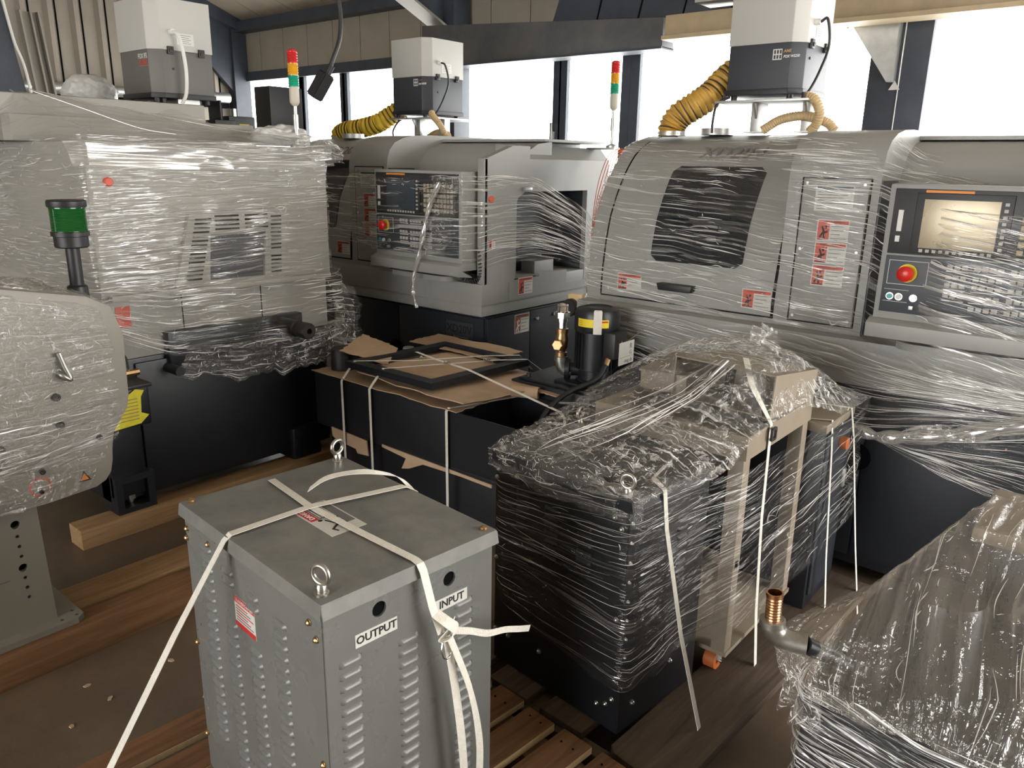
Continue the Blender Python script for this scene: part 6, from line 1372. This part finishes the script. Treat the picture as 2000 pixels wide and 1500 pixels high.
rows = [[fr_(-0.4, 0.83, -2.528), fr_(0.4, 0.83, -2.528), fr_(0.8, 0.83, -2.528), fr_(1.07, 0.84, -2.535)], [fr_(-0.4, 0.72, -2.525), fr_(0.4, 0.72, -2.525), fr_(0.8, 0.74, -2.525), fr_(1.06, 0.78, -2.535)], [fr_(-0.4, 0.62, -2.528), fr_(0.4, 0.62, -2.528), fr_(0.8, 0.66, -2.528), fr_(1.03, 0.70, -2.535)]]
film('film_band', sub(rows, o0), 'film_streak', f, 100, 60, amp=0.004, streak_n=34, fold=0.006, crease=110, clen=(0.02, 0.10), cw=(0.0005, 0.0012), seed=13)
rows = [[(-2.70 + 0.055 * math.cos(a) * r_, 1.035 + 0.055 * math.sin(a) * r_, z_) for a in np.linspace(0, 2 * PI, 13)] for r_, z_ in ((0.5, 1.19), (0.7, 1.14), (1.3, 1.12), (2.0, 1.07))]
film('film_collar', sub(rows, o0), 'film_crumple', f, 60, 40, amp=0.003, fold=0.006, crump=0.004)
# 5 black transformer, trolley and cabinet
o0 = (-1.05, 2.1, 0.12)
f = thing('stretch_film', 'stretch film wound round the black transformer and the beige trolley', 'film', o0)
ring = [(-1.395, 2.6), (-1.392, 1.9), (-1.385, 1.60), (-1.36, 1.578), (-0.91, 1.528), (-0.865, 1.535), (-0.83, 1.75), (-0.755, 1.95), (-0.70, 2.45), (-0.69, 2.80), (-0.78, 2.84), (-1.2, 2.86)]
zt_ = [0.80, 0.81, 0.815, 0.812, 0.815, 0.812, 0.80, 0.80, 0.83, 0.835, 0.83, 0.83]
zb_ = [0.40, 0.36, 0.33, 0.33, 0.26, 0.255, 0.28, 0.30, 0.34, 0.40, 0.40, 0.40]
rows = []
for k in range(6):
    q = k / 5; rows.append([(p[0], p[1], a + (b - a) * q) for p, a, b in zip(ring, zt_, zb_)])
film('film_wrap', sub(rows, o0), 'film_dark', f, 190, 150, amp=0.005, streak_n=34, fold=0.010, shear=0.10, crease=230, glint=60, clen=(0.05, 0.35), cw=(0.0002, 0.0007), seed=14)
# crumpled top
rows = [[(-1.42, 2.80, 0.84), (-1.2, 2.82, 0.90), (-1.0, 2.80, 0.90), (-0.80, 2.82, 0.86), (-0.69, 2.80, 0.84)],
        [(-1.42, 2.55, 0.90), (-1.25, 2.55, 1.00), (-1.0, 2.52, 1.06), (-0.83, 2.50, 1.00), (-0.70, 2.55, 0.84)],
        [(-1.43, 2.40, 0.90), (-1.25, 2.40, 1.02), (-1.05, 2.38, 1.07), (-0.82, 2.35, 1.06), (-0.745, 2.36, 0.90)],
        [(-1.46, 2.25, 0.86), (-1.28, 2.25, 0.97), (-1.10, 2.22, 1.03), (-0.84, 2.18, 1.04), (-0.755, 2.16, 0.91)],
        [(-1.46, 2.08, 0.83), (-1.30, 2.08, 0.90), (-1.12, 2.06, 0.96), (-0.92, 2.03, 0.95), (-0.765, 2.0, 0.90)],
        [(-1.42, 1.90, 0.83), (-1.30, 1.90, 0.86), (-1.12, 1.88, 0.88), (-0.93, 1.86, 0.88), (-0.78, 1.84, 0.84)],
        [(-1.40, 1.70, 0.83), (-1.28, 1.70, 0.84), (-1.12, 1.68, 0.835), (-0.95, 1.66, 0.83), (-0.83, 1.64, 0.83)],
        [(-1.40, 1.58, 0.82), (-1.28, 1.565, 0.83), (-1.12, 1.55, 0.83), (-0.95, 1.53, 0.825), (-0.86, 1.53, 0.82)],
        [(-1.40, 1.565, 0.76), (-1.28, 1.555, 0.75), (-1.12, 1.54, 0.74), (-0.95, 1.52, 0.75), (-0.855, 1.52, 0.74)]]
film('film_top', sub(rows, o0), 'film_crumple', f, 140, 170, amp=0.004, streak_n=16, fold=0.012, crump=0.008, glint=800, crease=150, clen=(0.03, 0.12), cw=(0.0005, 0.0014), seed=15)
rows = [[(-1.00, 2.18, 1.03), (-0.92, 2.16, 1.03)], [(-1.06, 2.0, 0.96), (-0.94, 1.98, 0.96)], [(-1.22, 1.80, 0.88), (-1.02, 1.78, 0.88)], [(-1.34, 1.60, 0.83), (-1.12, 1.55, 0.83)]]
film('film_strands', sub([list(c_) for c_ in zip(*rows)], o0), 'film_light', f, 60, 40, amp=0.004, fold=0.004, crease=70, clen=(0.2, 0.6), cw=(0.0006, 0.0016), seed=16)
tube('film_edge', [tuple(Vector(p) - Vector(o0)) for p in ((-1.52, 2.10, 0.80), (-1.30, 1.98, 0.865), (-1.10, 1.93, 0.875), (-0.93, 1.92, 0.875), (-0.80, 1.93, 0.86))], 0.004, 'film_rope', f, 8, 10)
rows = [[(-1.0, 2.42, 1.10), (-0.95, 2.40, 1.13), (-0.90, 2.40, 1.11)], [(-1.02, 2.38, 1.05), (-0.95, 2.35, 1.08), (-0.87, 2.36, 1.05)], [(-1.03, 2.36, 1.02), (-0.95, 2.33, 1.03), (-0.86, 2.33, 1.02)]]
film('film_tuft', sub(rows, o0), 'film_crumple', f, 40, 40, amp=0.004, fold=0.014, crump=0.02)
# twisted pull-off to the tank corner
film('film_pull', sub([[(-1.62, 2.16, 0.72), (-1.59, 2.12, 0.72), (-1.56, 2.09, 0.72)], [(-1.58, 2.05, 0.71), (-1.52, 2.0, 0.74), (-1.46, 1.97, 0.74)], [(-1.45, 1.85, 0.78), (-1.36, 1.82, 0.80), (-1.28, 1.80, 0.80)], [(-1.38, 1.70, 0.82), (-1.27, 1.68, 0.83), (-1.16, 1.66, 0.83)]], o0), 'film_heavy', f, 40, 60, amp=0.005, fold=0.010)
# 6 tank at bottom right
o0 = (-0.40, 1.44, 0.0)
f = thing('stretch_film', 'stretch film tented over the black tank with the copper elbow', 'film', o0)
rows = [[(-0.44, 1.72, 0.64), (-0.37, 1.80, 0.68), (-0.29, 1.84, 0.78), (-0.20, 1.90, 0.925), (-0.05, 2.02, 0.93), (0.3, 2.03, 0.93)],
        [(-0.46, 1.52, 0.685), (-0.38, 1.60, 0.715), (-0.31, 1.66, 0.80), (-0.215, 1.705, 0.915), (-0.06, 1.70, 0.915), (0.3, 1.70, 0.915)],
        [(-0.470, 1.45, 0.685), (-0.38, 1.48, 0.675), (-0.30, 1.52, 0.71), (-0.215, 1.60, 0.80), (-0.08, 1.60, 0.82), (0.3, 1.62, 0.82)],
        [(-0.465, 1.415, 0.66), (-0.375, 1.42, 0.635), (-0.28, 1.425, 0.62), (-0.18, 1.44, 0.66), (-0.05, 1.48, 0.70), (0.3, 1.5, 0.70)],
        [(-0.445, 1.405, 0.61), (-0.36, 1.40, 0.585), (-0.27, 1.40, 0.575), (-0.17, 1.405, 0.595), (-0.07, 1.41, 0.55), (0.3, 1.42, 0.55)]]
film('film_tent', sub([list(c_) for c_ in zip(*rows)], o0), 'film_tent', f, 130, 130, amp=0.006, streak_n=26, fold=0.008, crump=0.003, out=-1, crease=60, glint=110, clen=(0.04, 0.16), cw=(0.0004, 0.001), seed=17)
rows = [[(-0.455, 1.435, 0.63), (-0.415, 1.41, 0.615), (-0.36, 1.40, 0.60)], [(-0.44, 1.42, 0.58), (-0.40, 1.40, 0.565), (-0.35, 1.395, 0.55)], [(-0.455, 1.41, 0.545), (-0.415, 1.39, 0.535), (-0.35, 1.385, 0.53)]]
film('film_hem', sub(rows, o0), 'film_crumple', f, 50, 40, amp=0.004, fold=0.010, crump=0.008, ragged=0.02, glint=60, seed=18)
rows = []
for k in range(7):
    q = k / 6; dz = 0.62 - 0.55 * q
    rows.append([(-0.425, 1.75, dz - 0.02), (-0.425, 1.46, dz - 0.02), (-0.405, 1.418, dz - 0.02), (-0.30, 1.412, dz - 0.02), (-0.18, 1.405, dz - 0.02), (-0.02, 1.408, dz - 0.01), (0.45, 1.415, dz)])
film('film_wrap', sub(rows, o0), 'film_streak', f, 120, 160, amp=0.005, streak_n=34, fold=0.008, shear=-0.12, crease=460, clen=(0.06, 0.32), cw=(0.0004, 0.0012), seed=19)
